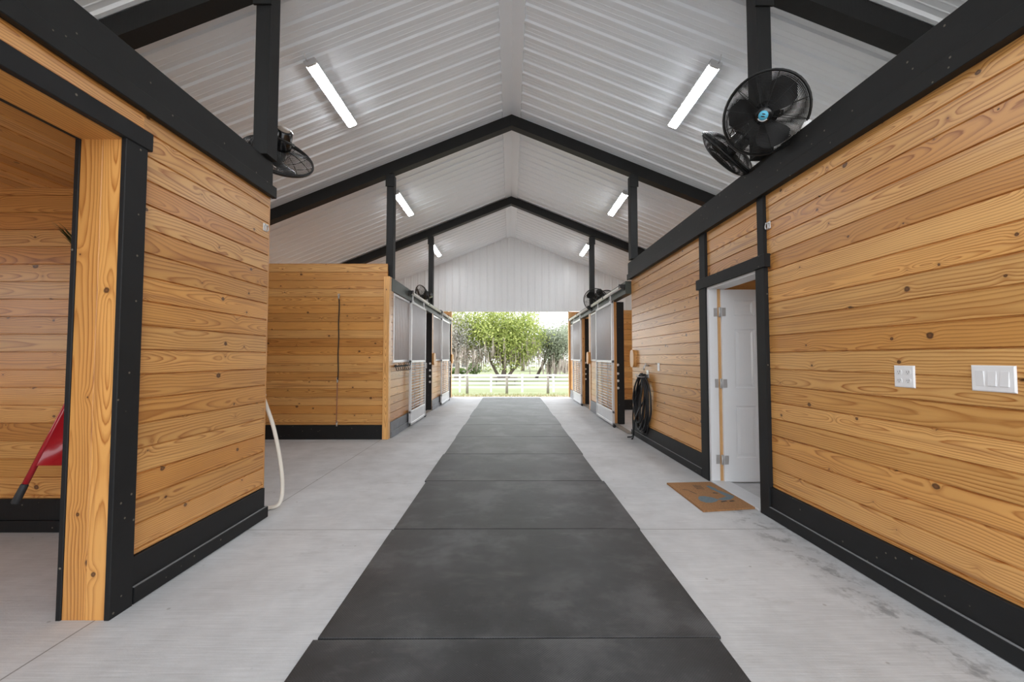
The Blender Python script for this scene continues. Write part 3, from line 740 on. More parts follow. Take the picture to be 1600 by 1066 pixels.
# ------------------------------------------------------------------ fans
def fan(centre, n, mount, label, rings=26, badge=False, r=.295, spin=0.0, motorcap=False):
    """wire cage fan: centre of cage, axis n = blowing direction, mount = point on the post"""
    n = Vector(n).normalized(); C_ = Vector(centre)
    q_ = n.to_track_quat('Z', 'Y').to_matrix().to_4x4(); Mx = Matrix.Translation(C_) @ q_
    t = thing('barn_fan', label, 'fan', centre, 'black cage fans mounted on the posts')
    W = lambda x, y, z: Mx @ Vector((x, y, z))
    ns = 40 if rings > 20 else 24; wr = .0018 if rings > 20 else .0024
    def dome(sgn):
        g = MB(); hub = .055
        h = lambda a: sgn * (.015 + .075 * (1 - ((a - hub) / (r - hub)) ** 2.6))
        for i in range(rings):
            a = hub + (r - hub) * i / (rings - 1)
            g.tube([W(a * math.cos(2 * math.pi * j / ns), a * math.sin(2 * math.pi * j / ns), h(a)) for j in range(ns)], wr if i < rings - 1 else .0045, 4, True)
        for j in range(12):
            w = 2 * math.pi * j / 12 + .1
            g.tube([W(a * math.cos(w), a * math.sin(w), h(a) - sgn * .003) for a in [hub + (r - hub) * k / 6 for k in range(7)]], .0024, 4)
        return g
    dome(1).build('front_guard', 'wire', t); dome(-1).build('rear_guard', 'wire', t)
    g = MB(); g.tube([W(r * math.cos(2 * math.pi * j / 40), r * math.sin(2 * math.pi * j / 40), 0) for j in range(40)], .010, 8, True); g.build('rim', 'wire', t)
    for b in range(3):
        g = MB(); a0 = spin + b * 2 * math.pi / 3; rows = []
        for i in range(7):
            rr = .04 + (r - .075) * i / 6; half = .20 + .55 * math.sin(math.pi * (.12 + .62 * i / 6)); half = half * (.12 / (rr + .05)) ** .35
            if i == 6: half *= .6
            row = []
            for j in range(7):
                f_ = j / 6 - .5; w = a0 + f_ * 2 * half + .25 * i / 6
                row.append((rr * math.cos(w), rr * math.sin(w), -f_ * .085 * (1 - .3 * i / 6) + .004))
            rows.append(row)
        for top in (0, 1):
            base = len(g.v)
            for row in rows:
                for p in row: g.v.append(tuple(W(p[0], p[1], p[2] - .003 * top)))
            for i in range(6):
                for j in range(6):
                    ids = (base + i * 7 + j, base + i * 7 + j + 1, base + (i + 1) * 7 + j + 1, base + (i + 1) * 7 + j)
                    g.idx(ids if not top else tuple(reversed(ids)))
        g.build('blade', 'fanblade', t)
    g = MB(); g.lathe([(.001, .052), (.036, .05), (.05, .035), (.055, -.03), (.05, -.05), (.001, -.051)][::-1], Mx, 20); g.build('hub', 'fanblack', t)
    g = MB(); g.lathe([(.055, -.26), (.072, -.25), (.085, -.10), (.085, -.085), (.001, -.084)], Mx, 24)
    mo = g.build('motor', 'fanblack', t)
    if motorcap:
        g = MB(); g.lathe([(.001, -.2645), (.05, -.2645), (.052, -.2605), (.001, -.2604)], Mx, 24); g.build('motor_cap', 'cork', mo)
    # yoke and bracket to the post
    m_ = Vector(mount); c0 = W(0, 0, -.17); g = MB()
    side = (n.cross(m_ - c0)).normalized() if n.cross(m_ - c0).length > 1e-3 else Vector((0, 0, 1))
    mid = (c0 + m_) / 2
    g.tube([c0 + side * .09, c0 + side * .10 + (mid - c0) * .4, mid + side * .05, m_ + (mid - m_) * .12], .010, 8)
    g.tube([c0 - side * .09, c0 - side * .10 + (mid - c0) * .4, mid - side * .05, m_ + (mid - m_) * .12], .010, 8)
    g.tube([c0 + side * .105, c0 - side * .105], .012, 8)
    g.tube([m_ + Vector((0, 0, .06)), m_ - Vector((0, 0, .06))], .028, 8)
    g.build('bracket', 'iron', t)
    g = MB(); g.tube([W(.05, .03, -.2), W(.12, .07, -.2), W(.13, .04, -.12), W(.09, .0, -.085)], .006, 6); g.build('power_cord', 'steel' if motorcap else 'iron', t)
    if badge:
        g = MB(); g.lathe([(.048, .082), (.055, .088), (.052, .096), (.001, .097)], Mx, 24); cap = g.build('centre_cap', 'fanblack', t)
        # blue round mark with two dark slits, pale arc along its lower edge
        g = MB(); g.lathe([(.032, .0972), (.032, .0985), (.001, .0986)], Mx, 28); em = g.build('emblem', 'blue', cap)
        g = MB()
        for oy, w_ in ((.009, .013), (-.007, .015)):
            P = []
            for j in range(16):
                a = 2 * math.pi * j / 16; x_, y_ = w_ * math.cos(a), oy + .0045 * math.sin(a); c_, s_ = math.cos(-.45), math.sin(-.45)
                P.append(W(x_ * c_ - y_ * s_, x_ * s_ + y_ * c_, .0990))
            g.face(P)
        for j in range(10):
            a, b_ = [math.radians(195 + 11 * (j + k_)) for k_ in (0, 1)]
            g.face([W(.0325 * math.cos(a), .0325 * math.sin(a), .0990), W(.0325 * math.cos(b_), .0325 * math.sin(b_), .0990), W(.040 * math.cos(b_), .040 * math.sin(b_), .0985), W(.040 * math.cos(a), .040 * math.sin(a), .0985)], None, (.5, .5, .5), 1)
        g.build('emblem_mark', ['fanblack', 'steel'], cap)
    return t
fan((1.888, 3.07, 3.092), (-.55, -.68, -.50), (2.03, 3.285, 3.13), 'black cage fan with a blue round emblem facing the camera, on the near right post', 30, True, .28, .55)
fan((1.965, 3.76, 3.13), (-.45, .52, -.50), (2.03, 3.465, 3.16), 'black cage fan seen edge-on, tilted down behind the fan with the blue emblem', 24, False, .29)
fan((-2.11, 3.80, 3.12), (-.50, .60, -.62), (-1.99, 3.465, 3.14), 'black cage fan seen from behind beside the near left post, motor uppermost', 26, False, .29, .2, True)
fan((-2.12, 10.16, 2.75), (-.72, -.60, -.30), (-2.0, 10.455, 2.85), 'small looking black cage fan at the foot of the far left post', 14, False, .29)
fan((2.05, 10.14, 2.67), (-.35, -.85, -.40), (2.06, 10.455, 2.80), 'black cage fan at the foot of the far right post, the one in front', 14, False, .29)
fan((2.36, 10.85, 2.83), (.45, .55, -.65), (2.10, 10.63, 2.85), 'pale looking cage fan peeking out behind the far right post', 14, False, .29)

# ------------------------------------------------------------------ things on the right wall
def rwx(y): return RW - .011 * (y - 1.8)
def plate(y0, y1, z0, z1, cat, name, label, inner):
    X = rwx((y0 + y1) / 2); t = thing(name, label, cat, (X, (y0 + y1) / 2, (z0 + z1) / 2))
    q = MB(); e = .005
    fr = [(X - .0005, y0, z0), (X - .0005, y1, z0), (X - .0005, y1, z1), (X - .0005, y0, z1)]
    md = [(X - .004, y0, z0), (X - .004, y1, z0), (X - .004, y1, z1), (X - .004, y0, z1)]
    tp = [(X - .008, y0 + e, z0 + e), (X - .008, y1 - e, z0 + e), (X - .008, y1 - e, z1 - e), (X - .008, y0 + e, z1 - e)]
    for A, B in ((fr, md), (md, tp)):
        for i in range(4): q.face([A[(i + 1) % 4], A[i], B[i], B[(i + 1) % 4]])
    q.face(list(reversed(tp))); q.face(fr)
    q.build('cover_plate', 'plastic', t); inner(t, X); return t
def quad_outlet(t, X):
    for y in (2.261, 2.313):
        for z in (1.162, 1.208):
            q = MB(); pts = []
            for i in range(20):
                a = 2 * math.pi * i / 20; pts.append((X - .008, y + .0165 * math.cos(a), z + max(-.0135, min(.0135, .018 * math.sin(a)))))
            q.prism(pts, (-.002, 0, 0)); rc = q.build('receptacle', 'rocker', t)
            q = MB(); q.box(X - .0106, X - .010, y - .0065, y - .0045, z - .002, z + .008); q.box(X - .0106, X - .010, y + .0045, y + .0065, z - .002, z + .006)
            q.lathe([(.0024, 0), (.0024, .0006)], Matrix.Translation((X - .010, y, z - .007)) @ Matrix.Rotation(-math.pi / 2, 4, 'Y'), 10); q.build('slots', 'slot', rc)
plate(2.228, 2.346, 1.126, 1.244, 'outlet', 'wall_outlet', 'white four-socket outlet plate on the right pine wall', quad_outlet)
def rockers(t, X):
    for i, y in enumerate((1.822, 1.870, 1.918)):
        q = MB(); up = i == 2
        za, zb = 1.160, 1.227
        d0, d1 = (.013, .009) if not up else (.009, .013)
        A = [(X - .008, y - .017, za), (X - .008, y + .017, za), (X - .008, y + .017, zb), (X - .008, y - .017, zb)]
        B = [(X - d0, y - .016, za + .001), (X - d0, y + .016, za + .001), (X - d1, y + .016, zb - .001), (X - d1, y - .016, zb - .001)]
        for j in range(4): q.face([A[(j + 1) % 4], A[j], B[j], B[(j + 1) % 4]])
        q.face(list(reversed(B))); q.build('rocker', 'rocker', t)
plate(1.783, 1.957, 1.135, 1.252, 'switch', 'light_switch', 'white triple rocker switch plate on the right pine wall at the photo edge', rockers)
def one_rocker(t, X):
    q = MB(); q.box(X - .013, X - .008, 5.96, 5.99, 1.125, 1.19); q.build('rocker', 'rocker', t)
plate(5.938, 6.012, 1.10, 1.215, 'switch', 'light_switch', 'small white switch plate between the coiled hose and the white door', one_rocker)
# tie rings
def tiering(x, y, z, s, label):
    t = thing('tie_ring', label, 'tie ring', (x, y, z), 'cross-tie rings')
    q = MB(); q.box(x, x - s * .006, y - .022, y + .022, z - .03, z + .03, ch=.001); q.build('back_plate', 'galv', t)
    q = MB(); q.tube([(x - s * (.02 + .0 * math.sin(a)), y + .02 * math.cos(a), z - .008 + .024 * math.sin(a)) for a in [2 * math.pi * i / 18 for i in range(18)]], .005, 6, True); q.tube([(x - s * .004, y, z + .016), (x - s * .028, y, z + .016)], .006, 6); q.build('ring', 'steel', t)
tiering(LW, 3.41, 2.345, -1, 'steel tie ring high on the end of the left pine wall'); tiering(rwx(3.43), 3.425, 2.37, 1, 'steel tie ring high on the right pine wall beside the black door casing')
# weatherproof outlet on the right beam
t = thing('weatherproof_fitting', 'white round fitting on top of the right beam beside the fan with blue emblem', 'electrical fitting', (2.12, 3.0, 2.916))
q = MB(); q.lathe([(.026, 0), (.030, .008), (.038, .025), (.042, .048), (.036, .068), (.016, .08), (.001, .081)], Matrix.Translation((2.128, 2.985, 2.9155)), 20); q.build('globe', 'plastic', t)
q = MB(); q.tube([(2.138, 2.99, 2.965), (2.178, 2.98, 2.967), (2.198, 2.98, 2.9155)], .020, 10); q.build('conduit', 'plastic', t)

# coiled black hose on a hook
t = thing('garden_hose', 'black hose coiled on a hook on the right pine wall, one end on the floor', 'hose', (1.97, 6.55, 0))
HX = rwx(6.5)
for i in range(9):
    q = MB(); cy = 6.56 + U(-.07, .07); ry = .24 + U(-.05, .09); zt = 1.04 + U(-.02, .015); zb = .16 + U(-.05, .16); xo = HX - .03 - .018 * (i % 5) - U(0, .012)
    pts = []
    for j in range(36):
        a = 2 * math.pi * j / 36; s_ = math.sin(a); zz = (zt + zb) / 2 + (zt - zb) / 2 * s_
        wd = ry * (1 - .60 * max(0, s_) ** 3)
        pts.append((xo + .012 * math.sin(2 * a + i), 6.47 + (cy - 6.47) * (1 - max(0, s_)) + wd * math.cos(a), zz))
    q.tube(pts, .0125, 8, True); q.build('hose_loop', 'hose', t)
q = MB(); q.soft([(HX - .05, 6.75, .75), (HX - .11, 6.82, .55), (HX - .12, 6.85, .30), (HX - .11, 6.84, .10), (HX - .13, 6.80, .02), (HX - .17, 6.72, .014)], .0125, 8)
q.soft([(HX - .06, 6.35, .70), (HX - .12, 6.5, .50), (HX - .13, 6.68, .34), (HX - .13, 6.78, .15), (HX - .12, 6.81, .03), (HX - .20, 6.87, .014)], .0125, 8); q.build('hose_tail', 'hose', t)
t = thing('hose_bracket', 'steel hose hook and tap above the coiled black hose', 'hose hook', (HX, 6.45, 1.05))
q = MB(); q.box(HX - .006, HX - .001, 6.39, 6.49, .98, 1.10); q.tube([(HX - .004, 6.40, 1.0), (HX - .16, 6.40, 1.0), (HX - .17, 6.40, 1.04)], .008, 6); q.tube([(HX - .004, 6.48, 1.0), (HX - .16, 6.48, 1.0), (HX - .17, 6.48, 1.04)], .008, 6); q.build('hook', 'steel', t)
q = MB(); q.tube([(HX - .001, 6.38, 1.17), (HX - .06, 6.38, 1.17), (HX - .075, 6.38, 1.14), (HX - .075, 6.38, 1.10)], .013, 8); q.lathe([(.02, 0), (.02, .01)], Matrix.Translation((HX - .05, 6.38, 1.195)), 12); q.tube([(HX - .05, 6.38, 1.17), (HX - .05, 6.38, 1.2)], .005, 6); q.build('tap', 'steel', t)

# ------------------------------------------------------------------ left side items
t = thing('wash_hose', 'white hose hanging in a loop behind the end of the left pine wall', 'hose', (-1.93, 3.65, 0))
q = MB(); q.soft([(-2.03, 3.50, .98), (-2.03, 3.56, .88), (-2.005, 3.62, .72), (-1.975, 3.66, .5), (-1.95, 3.68, .28), (-1.945, 3.68, .12), (-1.965, 3.67, .035), (-2.02, 3.66, .016), (-2.12, 3.64, .016)], .016, 10); q.build('hose_loop', 'whose', t)
q = MB(); q.soft([(-2.12, 3.64, .016), (-2.085, 3.62, .03), (-2.075, 3.60, .12), (-2.08, 3.58, .30), (-2.10, 3.56, .6), (-2.10, 3.53, .9)], .008, 8); q.build('supply_tube', 'cord', t)
q = MB(); q.tube([(-2.03, 3.472, .98), (-2.03, 3.52, .98)], .02, 8); q.build('wall_clip', 'steel', t)
t = thing('cross_tie', 'thin dark tie cord hanging down the wash bay pine wall', 'tie cord', (-2.73, WY - .03, .2))
q = MB(); q.tube([(-2.728 + .004 * math.sin(i), WY - .032, 2.22 - 1.28 * i / 16) for i in range(17)], .010, 8); q.build('upper_cord', 'cord', t)
q = MB(); q.tube([(-2.735, WY - .032, .94), (-2.738, WY - .032, .6), (-2.74, WY - .034, .26)], .007, 8); q.build('lower_cord', 'pink', t)
for z in (2.25, .92, .235):
    q = MB(); q.tube([(-2.735, WY - .03, z + .03), (-2.735, WY - .034, z - .025)], .012, 8); q.tube([(-2.735 + .016 * math.cos(a), WY - .03, z + .04 + .016 * math.sin(a)) for a in [2 * math.pi * i / 12 for i in range(12)]], .004, 6, True); q.build('snap', 'steel', t)
q = MB(); q.tube([(-2.735, WY, 2.30), (-2.735, WY - .035, 2.30)], .008, 8); q.build('eye_screw', 'steel', t)
t = thing('bridle_rack', 'black hook rack under the grille beside the nearer left stall door', 'hook rack', (LX + .02, 7.5, 1.15))
q = MB(); q.box(LX + .031, LX + .043, 6.98, 7.86, 1.135, 1.16); q.box(LX + .013, LX + .031, 7.1, 7.13, 1.13, 1.17); q.box(LX + .013, LX + .031, 7.76, 7.79, 1.13, 1.17)
q.box(LX + .0005, LX + .013, 7.1, 7.13, 1.13, 1.17); q.box(LX + .0005, LX + .013, 7.76, 7.79, 1.13, 1.17); q.build('rack_bar', 'iron', t)
for i in range(7):
    y = 7.02 + .135 * i
    q = MB(); q.tube([(LX + .043, y, 1.15), (LX + .085, y, 1.15), (LX + .10, y, 1.175), (LX + .09, y, 1.20)], .006, 6); q.tube([(LX + .043, y, 1.14), (LX + .06, y, 1.08), (LX + .085, y, 1.07), (LX + .10, y, 1.10)], .006, 6); q.build('hook', 'iron', t)

# wheelbarrow hung on the back wall of the left room
t = thing('wheelbarrow', 'red wheelbarrow hung against the wall of the left room, mostly behind the jamb', 'wheelbarrow', (-3.0, 3.1, .24))
def hp(x, f): return None
hA = Vector((-3.116, 2.72, .372)); hB = Vector((-2.867, 2.967, 1.385))
hA2 = hA + Vector((.60, .0, .0)); hB2 = hB + Vector((.24, 0, 0))
for a, b in ((hA, hB), (hA2, hB2)):
    d_ = (b - a).normalized()
    q = MB(); q.tube([a + d_ * .10, a + d_ * .5, b], .0165, 10); q.build('handle', 'red', t)
    q = MB(); q.tube([a - d_ * .005, a + d_ * .003, a + d_ * .11, a + d_ * .118], [.018, .022, .020, .017], 10); q.build('grip', 'grip', t)
q = MB()
def tray(u, v, dep):
    l = hA.lerp(hB, .22 + .62 * v); r_ = hA2.lerp(hB2, .22 + .62 * v); return l.lerp(r_, u) + Vector((.02, dep, -.0))
rows = []
NU, NV = 12, 10
for i in range(NV + 1):
    rows.append([tray(j / NU, i / NV, -.01 + .17 * (max(0, math.sin(math.pi * i / NV)) ** .45) * (max(0, math.sin(math.pi * j / NU)) ** .4)) for j in range(NU + 1)])
b0 = len(q.v)
for off in (0, .006):
    for row in rows:
        for p in row: q.v.append((p.x, p.y + off, p.z))
W_ = NU + 1; HN = (NV + 1) * W_
for i in range(NV):
    for j in range(NU):
        a = i * W_ + j; ids = (a, a + 1, a + W_ + 1, a + W_); q.idx(ids); q.idx(tuple(k + HN for k in reversed(ids)))
q.build('tray', 'red', t)
wc = (hB + hB2) / 2 + Vector((0, .0, .12))
q = MB(); q.tube([wc + Vector((0, .135 * math.cos(a), .15 * math.sin(a))) for a in [2 * math.pi * i / 24 for i in range(24)]], .04, 10, True); q.build('tyre', 'tyre', t)
q = MB(); q.lathe([(.10, -.012), (.10, .012)], Matrix.Translation(wc) @ Matrix.Rotation(math.pi / 2, 4, 'Y'), 20); q.tube([hB, wc + Vector((-.06, 0, 0)), wc + Vector((.06, 0, 0)), hB2], .012, 8); q.build('wheel_hub', 'red', t)
q = MB(); q.tube([wc + Vector((.1, -.02, -.02)), wc + Vector((.1, .19, -.03))], .01, 8); q.tube([wc + Vector((-.1, -.02, -.02)), wc + Vector((-.1, .19, -.03))], .01, 8); q.build('wall_hook', 'iron', t)
# hanging plant
t = thing('hanging_plant', 'dark green strappy plant high in the left room beside the jamb', 'plant', (-3.02, 3.12, 1.78))
q = MB(); q.lathe([(.05, 0), (.085, .02), (.10, .14), (.092, .14), (.001, .13)], Matrix.Translation((-3.02, 3.09, 1.72)), 18); q.tube([(-3.02, 3.19, 1.84), (-3.02, 3.21, 1.84)], .012, 8); q.build('pot', 'grip', t)
q = MB()
for i in range(26):
    a = U(0, 2 * math.pi) if i > 6 else math.pi + U(-.45, .5); ln = U(.30, .48); pts = []
    tip = Vector((math.cos(a), math.sin(a) * .3 if math.sin(a) > 0 else math.sin(a) * .5, 0))
    for k in range(7):
        s_ = k / 6; pts.append(Vector((-3.02, 3.09, 1.85)) + tip * ln * .72 * s_ + Vector((0, 0, ln * (1.35 * s_ - .42 * s_ * s_))))
    sd = Vector((-tip.y, tip.x, .25)).normalized()
    for k in range(6):
        w0 = .016 * (1 - (k / 6) ** 2) + .002; w1 = .016 * (1 - ((k + 1) / 6) ** 2) + .001
        q.face([pts[k] - sd * w0, pts[k + 1] - sd * w1, pts[k + 1] + sd * w1, pts[k] + sd * w0])
q.build('leaves', 'leafdark', t)

# ------------------------------------------------------------------ rubber mats
ords = ['first', 'second', 'third', 'fourth', 'fifth', 'sixth', 'seventh', 'eighth', 'ninth', 'tenth', 'eleventh']
yb = [.745, 1.977, 3.207, 4.44, 5.672, 6.905, 8.135, 9.365, 10.595, 11.82, 13.05, 13.72]
jx = [.03, .042, .05, .03, .045, .036, .05, .03, .045, .04, .035]
for i in range(11):
    q = MB(); q.box(jx[i] - .916, jx[i] + .916, yb[i] + .004, yb[i + 1] - .004, .001, .016, ch=.003)
    extra = {0: ', cut by the photo edge', 10: ', ending at the barn doorway'}.get(i, '')
    mo_ = T('rubber_mat', q, 'rubber', 'black rubber mat, %s in the aisle row from the camera%s' % (ords[i], extra), 'mat', (jx[i], (yb[i] + yb[i + 1]) / 2, 0), 'rubber mats down the aisle')
    mo_.rotation_euler.z = (.004, .002, -.001, .0015, -.002, .001, 0, .001, 0, 0, 0)[i]

# door mat
t = thing('door_mat', 'brown coir door mat with worn grey print before the white door', 'door mat', (1.83, 3.95, 0))
cs = [(1.592, 4.366), (2.052, 4.40), (2.088, 3.655), (1.606, 3.58)]
q = MB(); q.prism([(x, y, .001) for x, y in cs], (0, 0, .015)); q.build('mat_body', 'coir', t)
def mu(u, v): # bilinear on the mat
    a = Vector((*cs[0], .0165)); b = Vector((*cs[1], .0165)); c_ = Vector((*cs[2], .0165)); d_ = Vector((*cs[3], .0165))
    return a.lerp(b, u).lerp(d_.lerp(c_, u), v)
def blob(mb, pts): mb.face([mu(*p) for p in pts])
q = MB()
blob(q, [(.18, .72), (.20, .63), (.28, .56), (.38, .56), (.50, .62), (.56, .70), (.46, .76), (.34, .79), (.24, .78)])
blob(q, [(.74, .18), (.82, .17), (.86, .30), (.84, .38), (.74, .34)])
blob(q, [(.76, .35), (.86, .38), (.92, .52), (1.0 - .03, .60), (.90, .66), (.80, .60)])
blob(q, [(.55, .68), (.80, .61), (.90, .66), (.78, .72), (.60, .74)])
q.build('worn_print', 'matblue', t)
q = MB()
for i in range(4): blob(q, [(.48 - .01 * i, .13 + .045 * i), (.64 - .01 * i, .16 + .045 * i), (.64 - .01 * i, .175 + .045 * i), (.48 - .01 * i, .15 + .045 * i)])
blob(q, [(.14, .28), (.26, .33), (.26, .345), (.14, .30)]); blob(q, [(.25, .36), (.31, .48), (.29, .48), (.23, .37)]); blob(q, [(.54, .76), (.66, .745), (.68, .77), (.54, .79)]); blob(q, [(.70, .76), (.80, .75), (.82, .78), (.71, .79)])
blob(q, [(.66, .44), (.74, .47), (.74, .50), (.65, .47)])
q.build('dark_print', 'matdark', t)

# ------------------------------------------------------------------ outside
def gz(y): return -.12 if y < 14.2 else (-.12 - 1.25 * min(1, (y - 14.2) / 18.5))
q = MB(); ys = [Y0 - 40, Y0 - 3, 14.12, 15.2, 18, 22, 26, 30, 33, 40, 60, 100, 260]
def gz2(y): return -.03 if y <= 14.12 else (-.05 - 1.32 * min(1, (y - 14.12) / 18.5))
for a, b in zip(ys, ys[1:]):
    za, zb = gz2(a), gz2(b)
    if a == Y0 - 40: za = zb = -.16
    if a == Y0 - 3: za = zb = -.16
    if b == 15.2: za = -.05
    q.face([(-160, a, za), (160, a, za), (160, b, zb), (-160, b, zb)])
S('ground', q, 'grass')
# grass tufts at the edge of the slab
q = MB()
for i in range(4200):
    y = 14.25 + abs(R.gauss(0, 6)); x = U(-6, 6); z = gz2(y) - .01; h = U(.04, .14); a = U(0, 6.28); w = U(.006, .014); l = U(-.06, .06)
    c_ = (rnd(), 0, 0)
    q.face([(x - w * math.cos(a), y - w * math.sin(a), z), (x + w * math.cos(a), y + w * math.sin(a), z), (x + l, y + l * .5, z + h)], None, c_)
q.build('grass_tufts', 'straw', None, (0, 14.5, -.1), kind='stuff', label='rough grass and weeds along the edge of the concrete slab', category='grass')

def fence(name, label, Y, x0, x1, step, h, nr, ox, zg, pw=.065, rw=.07):
    t = thing(name, label, 'fence', (0, Y, zg))
    x = ox - step * math.ceil((ox - x0) / step); 
    while x <= x1:
        q = MB(); q.box(x - pw, x + pw, Y - pw, Y + pw, zg - .02, zg + h + .06, ch=.01); q.box(x - pw - .015, x + pw + .015, Y - pw - .015, Y + pw + .015, zg + h + .062, zg + h + .09); q.build('fence_post', 'vinyl', t); x += step
    for i in range(nr):
        z = zg + h - .02 - i * (h - .10) / nr
        q = MB(); q.box(x0, x1, Y - .022, Y + .022, z - rw, z + rw, ch=.006); q.build('fence_rail', 'vinyl', t)
    return t
zf = gz2(33.0)
fence('pasture_fence', 'white four-rail fence running across behind the barn doorway', 33.0, -26, 26, 2.42, 1.32, 4, 0.92, zf)
fence('pasture_fence', 'far white fence low across the field beyond the trees', 100.0, -60, 60, 4.0, 1.6, 2, 0, gz2(100), .12, .25)
# weathered posts before the fence
for x, lab in ((-2.64, 'left'), (-.22, 'middle'), (2.29, 'right')):
    y = 26.0; z = gz2(y); q = MB(); q.tube([(x, y, z - .02), (x + .01, y, z + .6), (x, y, z + 1.08), (x, y, z + 1.10)], [.085, .08, .075, .05], 10)
    T('wooden_post', q, 'oldwood', 'weathered grey post before the white fence, %s of the three' % lab, 'post', (x, y, z), 'weathered posts before the white fence')
# dark bench beyond the fence
t = thing('picnic_table', 'dark picnic table under the big tree behind the white fence', 'table', (-.9, 42, gz2(42)))
z0 = gz2(42)
q = MB(); q.box(-1.7, .7, 41.7, 42.4, z0 + .70, z0 + .75); q.build('table_top', 'darkbark', t)
for yy in (41.25, 42.65):
    q = MB(); q.box(-1.7, .7, yy, yy + .25, z0 + .42, z0 + .46); q.build('bench', 'darkbark', t)
for x in (-1.4, .4):
    q = MB(); q.prism([(x, 41.4, z0), (x, 41.5, z0), (x, 41.95, z0 + .7), (x, 41.85, z0 + .7)], (.06, 0, 0)); q.prism([(x, 42.6, z0), (x, 42.7, z0), (x, 42.25, z0 + .7), (x, 42.15, z0 + .7)], (.06, 0, 0)); q.box(x, x + .06, 41.3, 42.85, z0 + .36, z0 + .42); q.build('leg', 'darkbark', t)

def limb(mb, p, d, ln, r, depth, tips, spread=.6, droop=0.0):
    pts = [Vector(p)]; d = Vector(d).normalized(); n = 5
    for i in range(n):
        d = (d + Vector((U(-.18, .18), U(-.18, .18), U(-.08, .14) - droop))).normalized(); pts.append(pts[-1] + d * ln / n)
    mb.tube(pts, [r * (1 - .45 * i / n) for i in range(n + 1)], 7)
    tips.append(pts[-1]); tips.append(pts[3])
    if depth > 0:
        for k in range(R.choice((2, 3)) + (depth > 1)):
            b = pts[R.choice((2, 3, 4, 5))]; e = (d + Vector((U(-1, 1), U(-1, 1), U(-.35, .6))) * spread * 1.3).normalized()
            limb(mb, b, e, ln * U(.55, .8), r * .5, depth - 1, tips, spread, droop)
def leaves(mb, tips, n, rad, size, flat=.75, clump=None):
    for i in range(n):
        c_ = R.choice(tips); p = Vector((R.gauss(0, 1), R.gauss(0, 1), R.gauss(0, flat))); p = c_ + p * rad
        a = Vector((U(-1, 1), U(-1, 1), U(-1, 1))).normalized(); b = a.orthogonal().normalized(); b = (b + a.cross(b) * U(-1, 1)).normalized()
        s_ = size * U(.6, 1.3); cc = (min(1, max(0, R.gauss(.5, .3))), 0, 0)
        mb.face([p - a * s_, p + b * s_ * .5, p + a * s_, p - b * s_ * .5], None, cc)
def tree(name, label, x, y, trunks, leafmat, nleaf, rad, size, bark='bark', moss=0, spread=.7, extra=None, mossz=(2.0, 4.0)):
    z = gz2(y); t = thing(name, label, 'tree', (x, y, z), 'trees in the field'); tips = []
    q = MB()
    for (dx, dr, ln, r, dp) in trunks: limb(q, (x + dx, y, z - .1), dr, ln, r, dp, tips, spread)
    q.build('trunk', bark, t)
    if extra:
        tips = [p for p in tips if p.z > z + 1.5]
        for (a, b, c_, k_, sp) in extra: tips += [Vector((x + a + R.gauss(0, sp), y + b + R.gauss(0, sp), z + c_ + R.gauss(0, sp * .7))) for _ in range(k_)]
    q = MB(); leaves(q, tips, nleaf, rad, size); q.build('foliage', leafmat, t)
    if moss:
        q = MB()
        for i in range(moss):
            p = R.choice(tips); px_, py_ = p.x + R.gauss(0, .5), p.y + R.gauss(0, .5); zt = z + U(*mossz); l = U(.8, 2.2); w = U(.03, .09); c_ = (rnd(), 0, 0)
            a = U(0, 6.28)
            q.face([(px_ - w * math.cos(a), py_ - w * math.sin(a), zt), (px_ + w * math.cos(a), py_ + w * math.sin(a), zt), (px_ + w * .7 + U(-.1, .1), py_, zt - l * .6), (px_ + U(-.1, .1), py_, zt - l)], None, c_)
        q.build('hanging_moss', 'moss', t, kind='stuff')
    return t
tree('oak_tree', 'big yellow-green oak hung with moss in the middle of the doorway view', -.9, 52, [(0, (.03, 0, 1), 3.2, .36, 3), (.3, (.5, .1, .9), 3.4, .22, 3), (-.3, (-.6, 0, .9), 3.4, .22, 3)], 'leafy', 30000, .72, .16, 'darkbark', 620, .75,
     [(-4.3, 0, 7.2, 9, 1.3), (-2, 0, 8.2, 10, 1.2), (.5, 0, 8.0, 10, 1.3), (2.7, 0, 7.2, 10, 1.2), (3.4, 0, 5.2, 6, .8), (-.8, 0, 5.6, 8, 1.2), (1, -1.0, 4.6, 8, .7), (-3.0, 0, 5.2, 6, .8), (-5.2, 0, 6.2, 10, 1.0), (-5.6, 0, 8.8, 10, 1.2), (-3.2, 0, 9.4, 8, 1.1), (1.6, 0, 9.4, 8, 1.0), (-.6, 0, 6.8, 10, 1.4), (2.0, 0, 5.9, 8, 1.0), (-4.0, 0, 5.0, 6, .7), (-4.6, 0, 6.7, 14, .9), (-2.9, 0, 6.5, 12, .8), (-1.4, 0, 6.9, 10, .8), (.8, 0, 6.8, 10, .8), (3.0, 0, 6.4, 8, .8), (-6.2, 0, 6.9, 10, .8), (-5.4, 0, 5.4, 6, .6)], (2.9, 5.2))
tree('oak_tree', 'grey-green tree with a leaning trunk on the right of the doorway view', 5.0, 56, [(-1.6, (.45, 0, 1), 4.0, .22, 3), (.2, (-.15, 0, 1), 3.4, .2, 3), (.7, (.2, 0, 1), 3.4, .18, 2)], 'leafgrey', 11000, .55, .13, 'darkbark', 160, .7,
     [(.6, 0, 6.5, 12, 1.0), (-.4, 0, 4.6, 8, .8), (1.6, 0, 4.4, 10, .9), (1.2, 0, 2.9, 6, .6), (-1.6, 0, 8.0, 3, .6), (2.2, 0, 6.0, 10, .9), (3.0, 0, 4.2, 8, .9)], (1.5, 3.6))
